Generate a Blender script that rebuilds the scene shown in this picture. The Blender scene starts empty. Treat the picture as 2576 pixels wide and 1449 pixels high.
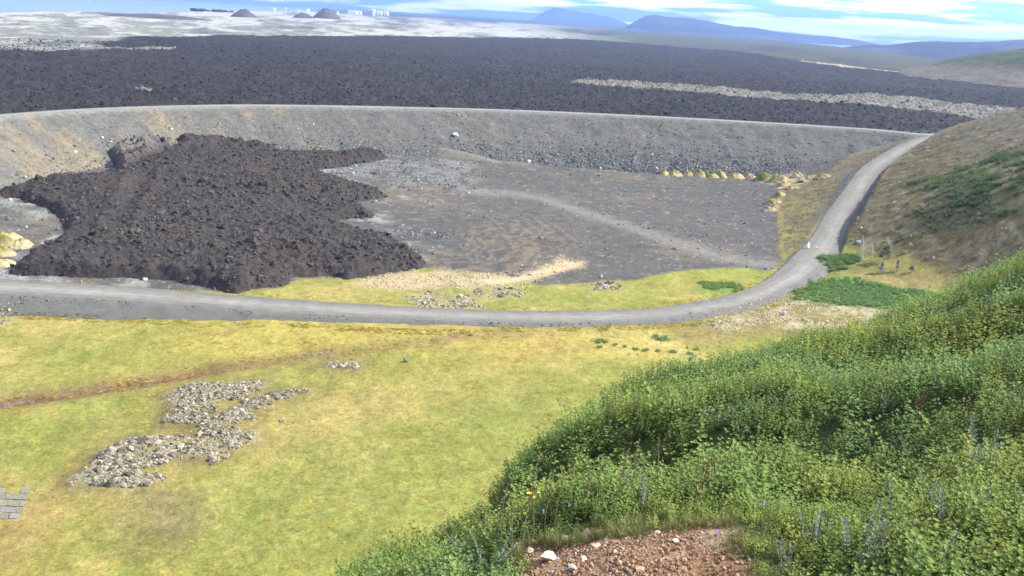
import bpy, bmesh, math, random
import numpy as np
from mathutils import Vector, Matrix

random.seed(7)
rng = np.random.default_rng(7)
SC = bpy.context.scene
COL = SC.collection
R = math.radians

# ------------------------------------------------------------------ camera
HC = 60.0
PITCH, ROLL, F = R(16.98), R(3.43), 887 / 1024
fw = np.array([0, math.cos(PITCH), -math.sin(PITCH)])
up0 = np.array([0, math.sin(PITCH), math.cos(PITCH)])
r0 = np.array([1.0, 0, 0])
cr, sr = math.cos(ROLL), math.sin(ROLL)
right = r0 * cr + up0 * sr
upv = -r0 * sr + up0 * cr
camd = bpy.data.cameras.new('camera')
camd.sensor_width = 36
camd.lens = 36 * F
camd.clip_start = 0.1
camd.clip_end = 60000
cam = bpy.data.objects.new('camera', camd)
COL.objects.link(cam)
cam.matrix_world = Matrix(((right[0], upv[0], -fw[0], 0), (right[1], upv[1], -fw[1], 0),
                           (right[2], upv[2], -fw[2], HC), (0, 0, 0, 1)))
SC.camera = cam

# ------------------------------------------------------------------ light
SUN_EL, SUN_AZ = R(40), R(80)          # azimuth measured clockwise from the view direction (+Y)
world = bpy.data.worlds.new('World')
SC.world = world
world.use_nodes = True
wn, wl = world.node_tree.nodes, world.node_tree.links
wn.clear()
w_out = wn.new('ShaderNodeOutputWorld')
w_bg = wn.new('ShaderNodeBackground')
w_bg.inputs['Strength'].default_value = 0.11
w_sky = wn.new('ShaderNodeTexSky')
w_sky.sky_type = 'NISHITA'
w_sky.sun_disc = False
w_sky.sun_elevation = SUN_EL
w_sky.sun_rotation = SUN_AZ
w_tc = wn.new('ShaderNodeTexCoord')
w_map = wn.new('ShaderNodeMapping')
w_map.inputs['Scale'].default_value = (5.0, 5.0, 62.0)
w_map.inputs['Rotation'].default_value = (0, 0, 0.3)
w_n = wn.new('ShaderNodeTexNoise')
w_n.inputs['Scale'].default_value = 1.0
w_n.inputs['Detail'].default_value = 8
w_n.inputs['Roughness'].default_value = 0.55
w_ramp = wn.new('ShaderNodeMapRange')
w_ramp.inputs['From Min'].default_value = 0.465
w_ramp.inputs['From Max'].default_value = 0.54
w_sat = wn.new('ShaderNodeHueSaturation')
w_sat.inputs['Saturation'].default_value = 1.35
w_mix = wn.new('ShaderNodeMixRGB')
w_mix.inputs['Color2'].default_value = (7.5, 7.6, 7.8, 1)
wl.new(w_tc.outputs['Generated'], w_map.inputs['Vector'])
wl.new(w_map.outputs['Vector'], w_n.inputs['Vector'])
wl.new(w_n.outputs['Fac'], w_ramp.inputs['Value'])
wl.new(w_sky.outputs['Color'], w_sat.inputs['Color'])
w_wb = wn.new('ShaderNodeMixRGB')
w_wb.blend_type = 'MULTIPLY'
w_wb.inputs['Fac'].default_value = 1
w_wb.inputs['Color2'].default_value = (.36, .72, 1.05, 1)
wl.new(w_sat.outputs['Color'], w_wb.inputs['Color1'])
wl.new(w_wb.outputs['Color'], w_mix.inputs['Color1'])
wl.new(w_ramp.outputs['Result'], w_mix.inputs['Fac'])
wl.new(w_mix.outputs['Color'], w_bg.inputs['Color'])
wl.new(w_bg.outputs['Background'], w_out.inputs['Surface'])

sund = bpy.data.lights.new('sun', 'SUN')
sund.energy = 4.2
sund.angle = R(0.5)
sund.color = (1.0, 0.93, 0.76)
sun = bpy.data.objects.new('sun', sund)
COL.objects.link(sun)
sdir = Vector((math.sin(SUN_AZ) * math.cos(SUN_EL), math.cos(SUN_AZ) * math.cos(SUN_EL), math.sin(SUN_EL)))
sun.rotation_euler = sdir.to_track_quat('Z', 'Y').to_euler()

SC.view_settings.view_transform = 'Standard'
SC.view_settings.look = 'None'
SC.view_settings.gamma = 1
SC.view_settings.use_curve_mapping = False
SC.view_settings.exposure = 1.44
SC.cycles.volume_bounces = 0
SC.cycles.max_bounces = 6
SC.cycles.volume_step_rate = 4

# ------------------------------------------------------------------ helpers: pixels (2576 x 1449 frame) to places
def ray(dx, dy):
    u = (dx / 2576 - .5) / F
    v = (.5 * 1449 / 2576 - dy / 2576) / F
    return fw + right * u + upv * v

def P(dx, dy, z=0.0):
    d = ray(dx, dy)
    t = (z - HC) / d[2]
    return np.array([d[0] * t, d[1] * t, z])

def seg_resample(pts, step):
    pts = np.asarray(pts, float)
    # Catmull-Rom through the points, then even spacing
    q = np.vstack([2 * pts[0] - pts[1], pts, 2 * pts[-1] - pts[-2]])
    out = []
    for i in range(1, len(q) - 2):
        p0, p1, p2, p3 = q[i - 1], q[i], q[i + 1], q[i + 2]
        for t in np.linspace(0, 1, 16, endpoint=False):
            out.append(.5 * ((2 * p1) + (-p0 + p2) * t + (2 * p0 - 5 * p1 + 4 * p2 - p3) * t * t + (-p0 + 3 * p1 - 3 * p2 + p3) * t ** 3))
    out.append(pts[-1])
    out = np.array(out)
    L = np.r_[0, np.cumsum(np.linalg.norm(np.diff(out[:, :2], axis=0), axis=1))]
    n = max(4, int(L[-1] / step))
    s = np.linspace(0, L[-1], n)
    return np.stack([np.interp(s, L, out[:, k]) for k in range(out.shape[1])], 1)

# ------------------------------------------------------------------ helpers: noise and masks
def _hash(ix, iy, seed):
    h = (ix.astype(np.int64) * 374761393 + iy.astype(np.int64) * 668265263 + seed * 1274126177) & 0xffffffff
    h = ((h ^ (h >> 13)) * 1274126177) & 0xffffffff
    h = ((h ^ (h >> 16)) * 2246822519) & 0xffffffff
    return ((h ^ (h >> 15)) & 0xffffff) / float(0xffffff)

def vn(x, y, seed=0):
    ix, iy = np.floor(x), np.floor(y)
    fx, fy = x - ix, y - iy
    fx = fx * fx * fx * (fx * (fx * 6 - 15) + 10)
    fy = fy * fy * fy * (fy * (fy * 6 - 15) + 10)
    a, b = _hash(ix, iy, seed), _hash(ix + 1, iy, seed)
    c, d = _hash(ix, iy + 1, seed), _hash(ix + 1, iy + 1, seed)
    return (a + (b - a) * fx) * (1 - fy) + (c + (d - c) * fx) * fy

def fbm(x, y, scale, octs=4, gain=.5, seed=0):
    x, y = np.asarray(x, float) / scale, np.asarray(y, float) / scale
    s, a, n = 0, 1.0, 0
    for k in range(octs):
        s = s + a * (vn(x, y, seed + k * 17) - .5)
        n += a
        x, y = 1.6 * x - 1.25 * y + 3.7, 1.25 * x + 1.6 * y - 9.1
        a *= gain
    return s / n * 2          # about -1..1

def sst(a, b, v):
    t = np.clip((v - a) / (b - a), 0, 1)
    return t * t * (3 - 2 * t)

def poly_sd(x, y, poly):
    """signed distance to a polygon, positive inside"""
    poly = np.asarray(poly)[:, :2]
    shape = x.shape
    x, y = x.ravel(), y.ravel()
    lo, hi = poly.min(0) - 25, poly.max(0) + 25
    out = np.full(x.size, -25.0)
    m = (x > lo[0]) & (x < hi[0]) & (y > lo[1]) & (y < hi[1])
    px, py = x[m], y[m]
    d2 = np.full(px.size, 1e12)
    ins = np.zeros(px.size, bool)
    n = len(poly)
    for i in range(n):
        ax, ay = poly[i]
        bx, by = poly[(i + 1) % n]
        ex, ey = bx - ax, by - ay
        t = np.clip(((px - ax) * ex + (py - ay) * ey) / (ex * ex + ey * ey + 1e-12), 0, 1)
        d2 = np.minimum(d2, (px - ax - t * ex) ** 2 + (py - ay - t * ey) ** 2)
        c = ((ay > py) != (by > py))
        with np.errstate(divide='ignore', invalid='ignore'):
            ins ^= c & (px < ex * (py - ay) / (by - ay + (1e-12 if by == ay else 0)) + ax)
    d = np.sqrt(d2)
    out[m] = np.where(ins, d, -d)
    return out.reshape(shape)

def line_dist(x, y, pts, side=False):
    """distance to a polyline; with side: signed (positive right of travel) and index along it"""
    pts = np.asarray(pts)
    shape = x.shape
    x, y = x.ravel(), y.ravel()
    best = np.full(x.size, 1e12)
    sd = np.zeros(x.size)
    tt = np.zeros(x.size)
    for i in range(len(pts) - 1):
        ax, ay = pts[i, :2]
        ex, ey = pts[i + 1, 0] - ax, pts[i + 1, 1] - ay
        t = np.clip(((x - ax) * ex + (y - ay) * ey) / (ex * ex + ey * ey + 1e-12), 0, 1)
        qx, qy = x - ax - t * ex, y - ay - t * ey
        d = qx * qx + qy * qy
        m = d < best
        best = np.where(m, d, best)
        tt = np.where(m, i + t, tt)
        sd = np.where(m, np.where(qx * ey - qy * ex > 0, 1.0, -1.0), sd)
    d = np.sqrt(best)
    if side:
        return (d * sd).reshape(shape), tt.reshape(shape)
    return d.reshape(shape)

# ------------------------------------------------------------------ terrain from surveyed spot heights
uvec, nvec, org = np.array([.53, .848]), np.array([.848, -.53]), np.array([97., 269.])
def slope_pt(su, sn):
    z = 4.9 + .118 * su + .41 * sn - (max(0, su - 138) ** 2) * .012
    q = org + uvec * su + nvec * sn
    return (q[0], q[1], max(z, 3))
spots = [P(*p) for p in [
    (-300, 1449, -2), (0, 1449, -1.5), (500, 1449, -1), (900, 1200, -.5), (1250, 1300, -.5), (0, 1000, -2), (-300, 1000, -2), (500, 900, -1.5), (1000, 900, -1),
    (1400, 900, -.3), (1800, 850, .3), (0, 812, -1.4), (-200, 812, -1.4), (300, 808, -1.1), (550, 808, -.4), (780, 815, .1), (1000, 822, .3), (1200, 826, .4), (1400, 822, .45), (1600, 812, .5), (1700, 800, .3), (2000, 760, .8),
    (2150, 760, 1), (2150, 690, 1.2), (2300, 700, 1.6), (2200, 830, .6), (2330, 770, 1.5), (2450, 720, 3),
    (100, 690, .6), (500, 690, .6), (900, 735, .2), (1300, 740, .3), (1650, 730, .4), (1850, 690, .7),
    (1200, 640, .8), (1500, 620, .8), (1700, 560, .8), (1850, 600, .8), (1500, 470, .5), (1750, 460, .6), (1950, 520, .8), (1900, 470, .8), (1960, 640, .9),
    (1350, 500, .8), (1000, 600, 1), (1110, 590, 2.2), (1190, 610, 1.6), (1100, 490, 1.3), (1240, 480, 1.2),
    (1000, 435, 4.2), (1180, 425, 4.2), (1090, 405, 5.0), (1210, 455, 2.5), (960, 470, 2.2),
    (60, 560, 3), (60, 640, 1.2), (-150, 600, 2.5), (0, 472, 5.5), (200, 455, 5.5), (-200, 480, 5), (600, 450, 5), (850, 430, 4), (500, 600, 2.4), (300, 520, 4),
    (2010, 560, 2.2), (2020, 500, 3.2), (2060, 455, 6), (2100, 425, 8.5), (2000, 600, 1.3), (1990, 460, 2.5), (2120, 412, 10)]]
spots += [slope_pt(su, sn) for su in (0, 30, 60, 90, 120, 138, 160, 185) for sn in (6, 22, 42, 66, 95)]
spots += [(-260, 60, -2), (-260, 200, 0), (-260, 330, 4), (0, 20, -1), (-120, 20, -2), (140, 60, 6), (150, 130, 9), (140, 180, 6), (220, 150, 30), (220, 230, 42), (260, 60, 30), (320, 300, 60), (60, 60, 1), (110, 100, 4),
          (-150, 420, 2), (0, 470, 2), (120, 480, 2), (-260, 480, 2), (200, 520, 2), (320, 560, 2), (0, 560, 2), (60, 110, 0), (90, 150, .6)]
spots = np.array([tuple(map(float, s)) for s in spots])

def tps_fit(p):
    n = len(p)
    d = np.linalg.norm(p[:, None, :2] - p[None, :, :2], axis=2) / 100
    K = np.where(d > 0, d * d * np.log(d + 1e-9), 0) + np.eye(n) * 0.004
    A = np.zeros((n + 3, n + 3))
    A[:n, :n] = K
    A[:n, n] = 1
    A[:n, n + 1:] = p[:, :2] / 100
    A[n:, :n] = A[:n, n:].T
    return np.linalg.solve(A, np.r_[p[:, 2], 0, 0, 0])
tw = tps_fit(spots)
GX0, GX1, GY0, GY1, GS = -340, 420, 0, 660, 4.0
gx, gy = np.arange(GX0, GX1 + 1, GS), np.arange(GY0, GY1 + 1, GS)
GXX, GYY = np.meshgrid(gx, gy)
acc = tw[-3] + tw[-2] * GXX / 100 + tw[-1] * GYY / 100
for (sx, sy, _), w in zip(spots, tw[:-3]):
    d2 = ((GXX - sx) ** 2 + (GYY - sy) ** 2) / 1e4
    acc = acc + w * .5 * d2 * np.log(d2 + 1e-12)
TG = np.clip(acc, -3, 75)

def T0(x, y):
    fx = np.clip((x - GX0) / GS, 0, len(gx) - 1.001)
    fy = np.clip((y - GY0) / GS, 0, len(gy) - 1.001)
    ix, iy = fx.astype(int), fy.astype(int)
    fx, fy = fx - ix, fy - iy
    return (TG[iy, ix] * (1 - fx) + TG[iy, ix + 1] * fx) * (1 - fy) + (TG[iy + 1, ix] * (1 - fx) + TG[iy + 1, ix + 1] * fx) * fy

crest = seg_resample([P(-330, 345, 21), P(-150, 312, 21)] + [P(*p, 21) for p in [(0, 291), (250, 274), (500, 266), (700, 265), (1000, 270), (1300, 278), (1600, 291), (1900, 307), (2200, 326)]] + [P(2330, 338, 20.6), P(2420, 334, 20.6)], 4)
BR, BW = 1.5, 3.2          # run per metre of height, half width of the crest track
lowbank = seg_resample([P(1350, 432, 1.2), P(1180, 388, 6), P(1070, 360, 8.6), P(990, 346, 9.4), P(935, 326, 9), P(880, 315, 7)], 4)

def ridge(x, y, line, hw, run):
    d, t = line_dist(x, y, line, True)
    z = np.interp(t, np.arange(len(line)), line[:, 2])
    return z - np.maximum(0, np.abs(d) - hw) / run

def H(x, y):
    z = T0(x, y)
    m = (y > 150)
    if np.any(m):
        zz = z.copy()
        zz[m] = np.maximum(zz[m], ridge(x[m], y[m], crest[::2], BW, BR))
        z = zz
    return z

def hits(pxs, surf=None, t0=25, t1=900, n=1400):
    """where the view line through each picture point meets the ground"""
    pxs = np.asarray(pxs, float)
    out = []
    ts = np.geomspace(t0, t1, n)
    X, Y, Z = [], [], []
    for dx, dy in pxs[:, :2]:
        d = ray(dx, dy)
        X.append(d[0] * ts); Y.append(d[1] * ts); Z.append(HC + d[2] * ts)
    X, Y, Z = np.array(X), np.array(Y), np.array(Z)
    G = (surf or H)(X.ravel(), Y.ravel()).reshape(X.shape)
    below = Z < G
    for i in range(len(pxs)):
        k = int(np.argmax(below[i])) if below[i].any() else n - 1
        k = max(k, 1)
        a, b = Z[i, k - 1] - G[i, k - 1], Z[i, k] - G[i, k]
        f = np.clip(a / (a - b + 1e-9), 0, 1)
        out.append((X[i, k - 1] + f * (X[i, k] - X[i, k - 1]), Y[i, k - 1] + f * (Y[i, k] - Y[i, k - 1]), G[i, k - 1] + f * (G[i, k] - G[i, k - 1])))
    return np.array(out)

# ------------------------------------------------------------------ helpers: objects
def tag(o, label=None, cat=None, group=None, kind=None):
    if label: o['label'] = label
    if cat: o['category'] = cat
    if group: o['group'] = group
    if kind: o['kind'] = kind
    return o

def empty(name, loc=(0, 0, 0), rz=0):
    o = bpy.data.objects.new(name, None)
    o.empty_display_size = .3
    COL.objects.link(o)
    o.location = loc
    o.rotation_euler = (0, 0, rz)
    return o

def mesh_from(name, V, Fc, col=None, smooth=True, mats=None, fmat=None):
    V = np.asarray(V, np.float32)
    Fc = np.asarray(Fc, np.int32)
    me = bpy.data.meshes.new(name)
    k = Fc.shape[1]
    me.vertices.add(len(V))
    me.vertices.foreach_set('co', V.ravel())
    me.loops.add(Fc.size)
    me.loops.foreach_set('vertex_index', Fc.ravel())
    me.polygons.add(len(Fc))
    me.polygons.foreach_set('loop_start', np.arange(0, Fc.size, k, dtype=np.int32))
    me.polygons.foreach_set('loop_total', np.full(len(Fc), k, np.int32))
    me.polygons.foreach_set('use_smooth', np.full(len(Fc), smooth))
    if fmat is not None:
        me.polygons.foreach_set('material_index', np.asarray(fmat, np.int32))
    for m in (mats or []):
        me.materials.append(m)
    me.update(calc_edges=True)
    if col is not None:
        a = me.color_attributes.new('Col', 'FLOAT_COLOR', 'POINT')
        c = np.ones((len(V), 4), np.float32)
        c[:, :3] = np.clip(col, 0.001, 1)
        a.data.foreach_set('color', c.ravel())
    return me

def link(name, me, parent=None, loc=None):
    o = bpy.data.objects.new(name, me)
    COL.objects.link(o)
    if parent: o.parent = parent
    if loc is not None: o.location = loc
    return o

def grid_faces(nr, nc, keep=None):
    i = np.arange(nr - 1)[:, None] * nc + np.arange(nc - 1)[None, :]
    f = np.stack([i, i + 1, i + 1 + nc, i + nc], -1)
    if keep is not None:
        return f[keep]
    return f.reshape(-1, 4)

def compact(V, Fc, col=None):
    used = np.zeros(len(V), bool)
    used[Fc.ravel()] = True
    idx = np.cumsum(used) - 1
    return V[used], idx[Fc], (col[used] if col is not None else None)

def polar(az0, az1, na, r_0, r_1, nr):
    az = np.linspace(R(az0), R(az1), na)
    rr = np.geomspace(r_0, r_1, nr)
    A, RR = np.meshgrid(az, rr)
    return RR * np.sin(A), RR * np.cos(A)

def lerp(a, b, m):
    return a * (1 - m[..., None]) + np.asarray(b) * m[..., None]

# ------------------------------------------------------------------ materials
def new_mat(name, rough=.9, spec=.2):
    m = bpy.data.materials.new(name)
    m.use_nodes = True
    b = m.node_tree.nodes['Principled BSDF']
    b.inputs['Roughness'].default_value = rough
    b.inputs['Specular IOR Level'].default_value = spec
    return m, m.node_tree.nodes, m.node_tree.links, b

def earth_mat(name, color=None, layers=((1.5, .35), (.4, .3)), bump=.3, bump_scale=1.0, rough=.95, attr='Col', speck=None):
    """colour attribute (or flat colour) broken up by noise layers (size in metres, strength), plus bump"""
    m, n, l, b = new_mat(name, rough, .12)
    geo = n.new('ShaderNodeNewGeometry')
    if color is None:
        src = n.new('ShaderNodeVertexColor')
        src.layer_name = attr
        out = src.outputs['Color']
    else:
        src = n.new('ShaderNodeRGB')
        src.outputs[0].default_value = (*color, 1)
        out = src.outputs[0]
    for size, k in layers:
        t = n.new('ShaderNodeTexNoise')
        t.inputs['Scale'].default_value = 1 / size
        t.inputs['Detail'].default_value = 5
        t.inputs['Roughness'].default_value = .65
        l.new(geo.outputs['Position'], t.inputs['Vector'])
        mr = n.new('ShaderNodeMapRange')
        mr.inputs['From Min'].default_value = .3
        mr.inputs['From Max'].default_value = .7
        mr.inputs['To Min'].default_value = 1 - k
        mr.inputs['To Max'].default_value = 1 + k
        mr.clamp = True
        l.new(t.outputs['Fac'], mr.inputs['Value'])
        mm = n.new('ShaderNodeVectorMath')
        mm.operation = 'SCALE'
        l.new(out, mm.inputs[0])
        l.new(mr.outputs['Result'], mm.inputs['Scale'])
        out = mm.outputs[0]
    if speck:                                   # scattered pale or dark grit: (size, threshold, colour)
        for size, th, c in speck:
            t = n.new('ShaderNodeTexNoise')
            t.inputs['Scale'].default_value = 1 / size
            t.inputs['Detail'].default_value = 3
            t.inputs['Roughness'].default_value = .8
            l.new(geo.outputs['Position'], t.inputs['Vector'])
            mr = n.new('ShaderNodeMapRange')
            mr.inputs['From Min'].default_value = th
            mr.inputs['From Max'].default_value = th + .06
            l.new(t.outputs['Fac'], mr.inputs['Value'])
            mx = n.new('ShaderNodeMixRGB')
            l.new(mr.outputs['Result'], mx.inputs['Fac'])
            l.new(out, mx.inputs['Color1'])
            mx.inputs['Color2'].default_value = (*c, 1)
            out = mx.outputs['Color']
    l.new(out, b.inputs['Base Color'])
    if bump:
        t = n.new('ShaderNodeTexNoise')
        t.inputs['Scale'].default_value = 1 / bump_scale
        t.inputs['Detail'].default_value = 7
        t.inputs['Roughness'].default_value = .7
        l.new(geo.outputs['Position'], t.inputs['Vector'])
        bp = n.new('ShaderNodeBump')
        bp.inputs['Strength'].default_value = 1
        bp.inputs['Distance'].default_value = bump
        l.new(t.outputs['Fac'], bp.inputs['Height'])
        l.new(bp.outputs['Normal'], b.inputs['Normal'])
    return m

def tint_mat(name, base, rough=.8, trans=0.0, var=.25, spec=.25, noise=None):
    """plant or stone colour, varied from instance to instance by its 'tint' attribute"""
    m, n, l, b = new_mat(name, rough, spec)
    at = n.new('ShaderNodeAttribute')
    at.attribute_type = 'INSTANCER'
    at.attribute_name = 'tint'
    mul = n.new('ShaderNodeMixRGB')
    mul.blend_type = 'MULTIPLY'
    mul.inputs['Fac'].default_value = 1
    mul.inputs['Color1'].default_value = (*base, 1)
    l.new(at.outputs['Color'], mul.inputs['Color2'])
    out = mul.outputs['Color']
    if noise:
        geo = n.new('ShaderNodeNewGeometry')
        t = n.new('ShaderNodeTexNoise')
        t.inputs['Scale'].default_value = 1 / noise[0]
        t.inputs['Detail'].default_value = 3
        l.new(geo.outputs['Position'], t.inputs['Vector'])
        mr = n.new('ShaderNodeMapRange')
        mr.inputs['From Min'].default_value = .3
        mr.inputs['From Max'].default_value = .7
        mr.inputs['To Min'].default_value = 1 - noise[1]
        mr.inputs['To Max'].default_value = 1 + noise[1]
        l.new(t.outputs['Fac'], mr.inputs['Value'])
        vm = n.new('ShaderNodeVectorMath')
        vm.operation = 'SCALE'
        l.new(out, vm.inputs[0])
        l.new(mr.outputs['Result'], vm.inputs['Scale'])
        out = vm.outputs[0]
    l.new(out, b.inputs['Base Color'])
    if trans:
        tr = n.new('ShaderNodeBsdfTranslucent')
        l.new(out, tr.inputs['Color'])
        mx = n.new('ShaderNodeMixShader')
        mx.inputs['Fac'].default_value = trans
        l.new(b.outputs[0], mx.inputs[1])
        l.new(tr.outputs[0], mx.inputs[2])
        l.new(mx.outputs[0], n['Material Output'].inputs['Surface'])
    return m

def flat_mat(name, color, rough=.7, spec=.3, trans=0, noise=None):
    m, n, l, b = new_mat(name, rough, spec)
    b.inputs['Base Color'].default_value = (*color, 1)
    out = None
    if noise:
        geo = n.new('ShaderNodeNewGeometry')
        t = n.new('ShaderNodeTexNoise')
        t.inputs['Scale'].default_value = 1 / noise[0]
        t.inputs['Detail'].default_value = 5
        l.new(geo.outputs['Position'], t.inputs['Vector'])
        cr_ = n.new('ShaderNodeMapRange')
        cr_.inputs['From Min'].default_value = .3
        cr_.inputs['From Max'].default_value = .7
        cr_.inputs['To Min'].default_value = 1 - noise[1]
        cr_.inputs['To Max'].default_value = 1 + noise[1]
        l.new(t.outputs['Fac'], cr_.inputs['Value'])
        vm = n.new('ShaderNodeVectorMath')
        vm.operation = 'SCALE'
        vm.inputs[0].default_value = color
        l.new(cr_.outputs['Result'], vm.inputs['Scale'])
        out = vm.outputs[0]
        l.new(out, b.inputs['Base Color'])
    if trans:
        tr = n.new('ShaderNodeBsdfTranslucent')
        tr.inputs['Color'].default_value = (*color, 1)
        if out: l.new(out, tr.inputs['Color'])
        mx = n.new('ShaderNodeMixShader')
        mx.inputs['Fac'].default_value = trans
        l.new(b.outputs[0], mx.inputs[1])
        l.new(tr.outputs[0], mx.inputs[2])
        l.new(mx.outputs[0], n['Material Output'].inputs['Surface'])
    return m

# ------------------------------------------------------------------ roads (lofted banks of gravel)
road_px = [(-260, 703, 1.8), (-100, 713, 1.8), (0, 721, 1.7), (300, 738, 1.5), (550, 757, 1.2), (900, 781, 1.0), (1300, 797, .9), (1600, 793, .9), (1750, 777, .9), (1880, 750, 1.1), (1960, 716, 1.3),
           (2020, 675, 1.7), (2062, 632, 2.0), (2086, 592, 2.8), (2112, 542, 5.0), (2149, 488, 8.0), (2190, 430, 12.2), (2238, 394, 15.4), (2292, 364, 18.2), (2345, 345, 20.2), (2405, 334, 20.8), (2470, 320, 22)]
road = seg_resample([P(*p) for p in road_px], 2.0)
road_s = np.linspace(0, 1, len(road))
i_junction = int(np.argmin(np.linalg.norm(road[:, :2] - P(2062, 632, 2)[:2], axis=1)))
hwid = np.interp(np.arange(len(road)), [0, len(road) * .25, i_junction - 22, i_junction - 4, i_junction + 12, len(road) - 1], [4.7, 3.8, 3.6, 5.0, 3.9, 3.3])

def loft(line, offs, zfun):
    """rows along the line, columns at sideways offsets (positive = right of travel)"""
    t = np.gradient(line[:, :2], axis=0)
    t /= np.linalg.norm(t, axis=1)[:, None]
    nn = np.stack([t[:, 1], -t[:, 0]], 1)
    X = line[:, 0, None] + nn[:, 0, None] * offs
    Y = line[:, 1, None] + nn[:, 1, None] * offs
    return X, Y, zfun(X, Y)

GRAVEL = np.array([.158, .154, .144])
rel = np.r_[np.linspace(-3.2, -1, 10), np.linspace(-.96, .96, 22), np.linspace(1, 3.2, 10)]
offs = rel[None, :] * hwid[:, None]
def road_z(X, Y):
    z = np.repeat(road[:, 2:3], X.shape[1], 1)
    over = np.maximum(0, np.abs(offs) - hwid[:, None])
    z = z - over / 1.5 - (np.abs(rel[None, :]) ** 2) * .06 * (np.abs(rel) < 1)
    return z + fbm(X, Y, .9, 3, .6, 3) * np.where(over > 0, .22, .03) + .1
RX, RY, RZ = loft(road, offs, road_z)
rr_ = rel[None, :] * np.ones_like(RX)
cR = np.ones(RX.shape + (3,)) * GRAVEL * .82
wob = fbm(RX, RY, 9, 3, .5, 5) * .12
wear = np.exp(-((rr_ - .05 + wob) / .30) ** 2) * .55 + np.exp(-((rr_ + .42 + wob) / .09) ** 2) * .25 + np.exp(-((rr_ - .45 + wob) / .10) ** 2) * .30
wear = 1.35 * wear * (.75 + .5 * fbm(RX, RY, 14, 3, .6, 8))
cR = cR * (1 + .75 * np.clip(wear, 0, 1.2)[..., None])
edge = sst(.78, 1.0, np.abs(rr_) + fbm(RX, RY, 2.5, 4, .7, 11) * .28)
cR = lerp(cR, (.112, .110, .105), edge * .85)
cR *= (1 + .16 * fbm(RX, RY, 1.6, 3, .6, 12))[..., None]
up = (road_s[:, None] > (i_junction + 8) / len(road)) * sst(1.0, 1.3, rr_)
V = np.stack([RX, RY, RZ], -1).reshape(-1, 3)
M_ROAD = earth_mat('road_gravel', layers=((2.0, .12), (.35, .15)), bump=.05, bump_scale=.4)
o = link('gravel_road', mesh_from('gravel_road', V, grid_faces(*RX.shape), cR.reshape(-1, 3), mats=[M_ROAD]))
tag(o, 'long grey gravel road crossing below the barrier and climbing at right', kind='structure')

# ------------------------------------------------------------------ earth barrier
offb = np.r_[np.linspace(-26, -BW - .05, 12), np.linspace(-BW, BW, 9), np.linspace(BW + .15, 46, 110)]
crf = seg_resample(crest, 1.3)
def berm_z(X, Y):
    d = np.ones_like(X) * offb
    over = np.maximum(0, np.abs(d) - BW)
    z = crf[:, 2:3] - over / BR
    z = z + fbm(X, Y, 7, 3, .5, 21) * .8 * sst(0, 5, over) + fbm(X, Y, 1.1, 3, .6, 22) * .32 * sst(0, 3, over)
    return z
BX, BY, BZ = loft(crf, np.ones((len(crf), 1)) * offb, berm_z)
dB = np.ones_like(BX) * offb
hgt = np.clip((dB - BW) / 34, 0, 1)
cB = np.ones(BX.shape + (3,)) * np.array([.098, .097, .092])
arc = np.arange(len(crf))[:, None] * 1.3 * np.ones_like(BX)
tan = sst(.05, .5, fbm(arc, dB * .45, 13, 5, .65, 25) + .22 * sst(230, 20, arc) - .12 - .25 * sst(260, 330, arc))
cB = lerp(cB, (.185, .148, .095), tan * .6)
streak = sst(.15, .6, fbm(arc, dB * .12, 2.6, 3, .6, 27))
cB = lerp(cB, (.080, .080, .078), streak * .4)
cB = lerp(cB, (.076, .077, .078), sst(.45, .9, hgt + .2 * fbm(arc, dB, 12, 3, .6, 29)) * .55 * sst(60, 200, arc))
cB = lerp(cB, (.22, .225, .21), sst(.7, .3, np.abs(dB) / BW + .15 * fbm(BX, BY, 4, 2, .5, 31)) * .8 * (np.abs(dB) < BW * 1.2))
cB = lerp(cB, (.19, .19, .18), sst(BW + 2.2, BW, np.abs(dB)) * .55)
cB *= (1 + .25 * fbm(BX, BY, 2.2, 4, .7, 33))[..., None]
M_BERM = earth_mat('barrier_gravel', layers=((1.3, .25), (.35, .25)), bump=.22, bump_scale=.8)
V = np.stack([BX, BY, BZ], -1).reshape(-1, 3)
o = link('earth_barrier', mesh_from('earth_barrier', V, grid_faces(*BX.shape), cB.reshape(-1, 3), mats=[M_BERM]))
tag(o, 'long curved barrier of grey gravel with a pale track on top', kind='structure')

X, Y, Z = loft(lowbank, np.ones((len(lowbank), 1)) * np.linspace(-22, 22, 45), lambda X, Y: ridge(X, Y, lowbank, 2.5, 1.7) + fbm(X, Y, 3, 3, .6, 41) * .35)
c = np.ones(X.shape + (3,)) * np.array([.125, .116, .100]) * (1 + .2 * fbm(X, Y, 3, 4, .7, 42))[..., None]
o = link('low_bank', mesh_from('low_bank', np.stack([X, Y, Z], -1).reshape(-1, 3), grid_faces(*X.shape), c.reshape(-1, 3), mats=[M_BERM]))
tag(o, 'low brownish spoil ramp leaning on the foot of the barrier', kind='structure')

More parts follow.
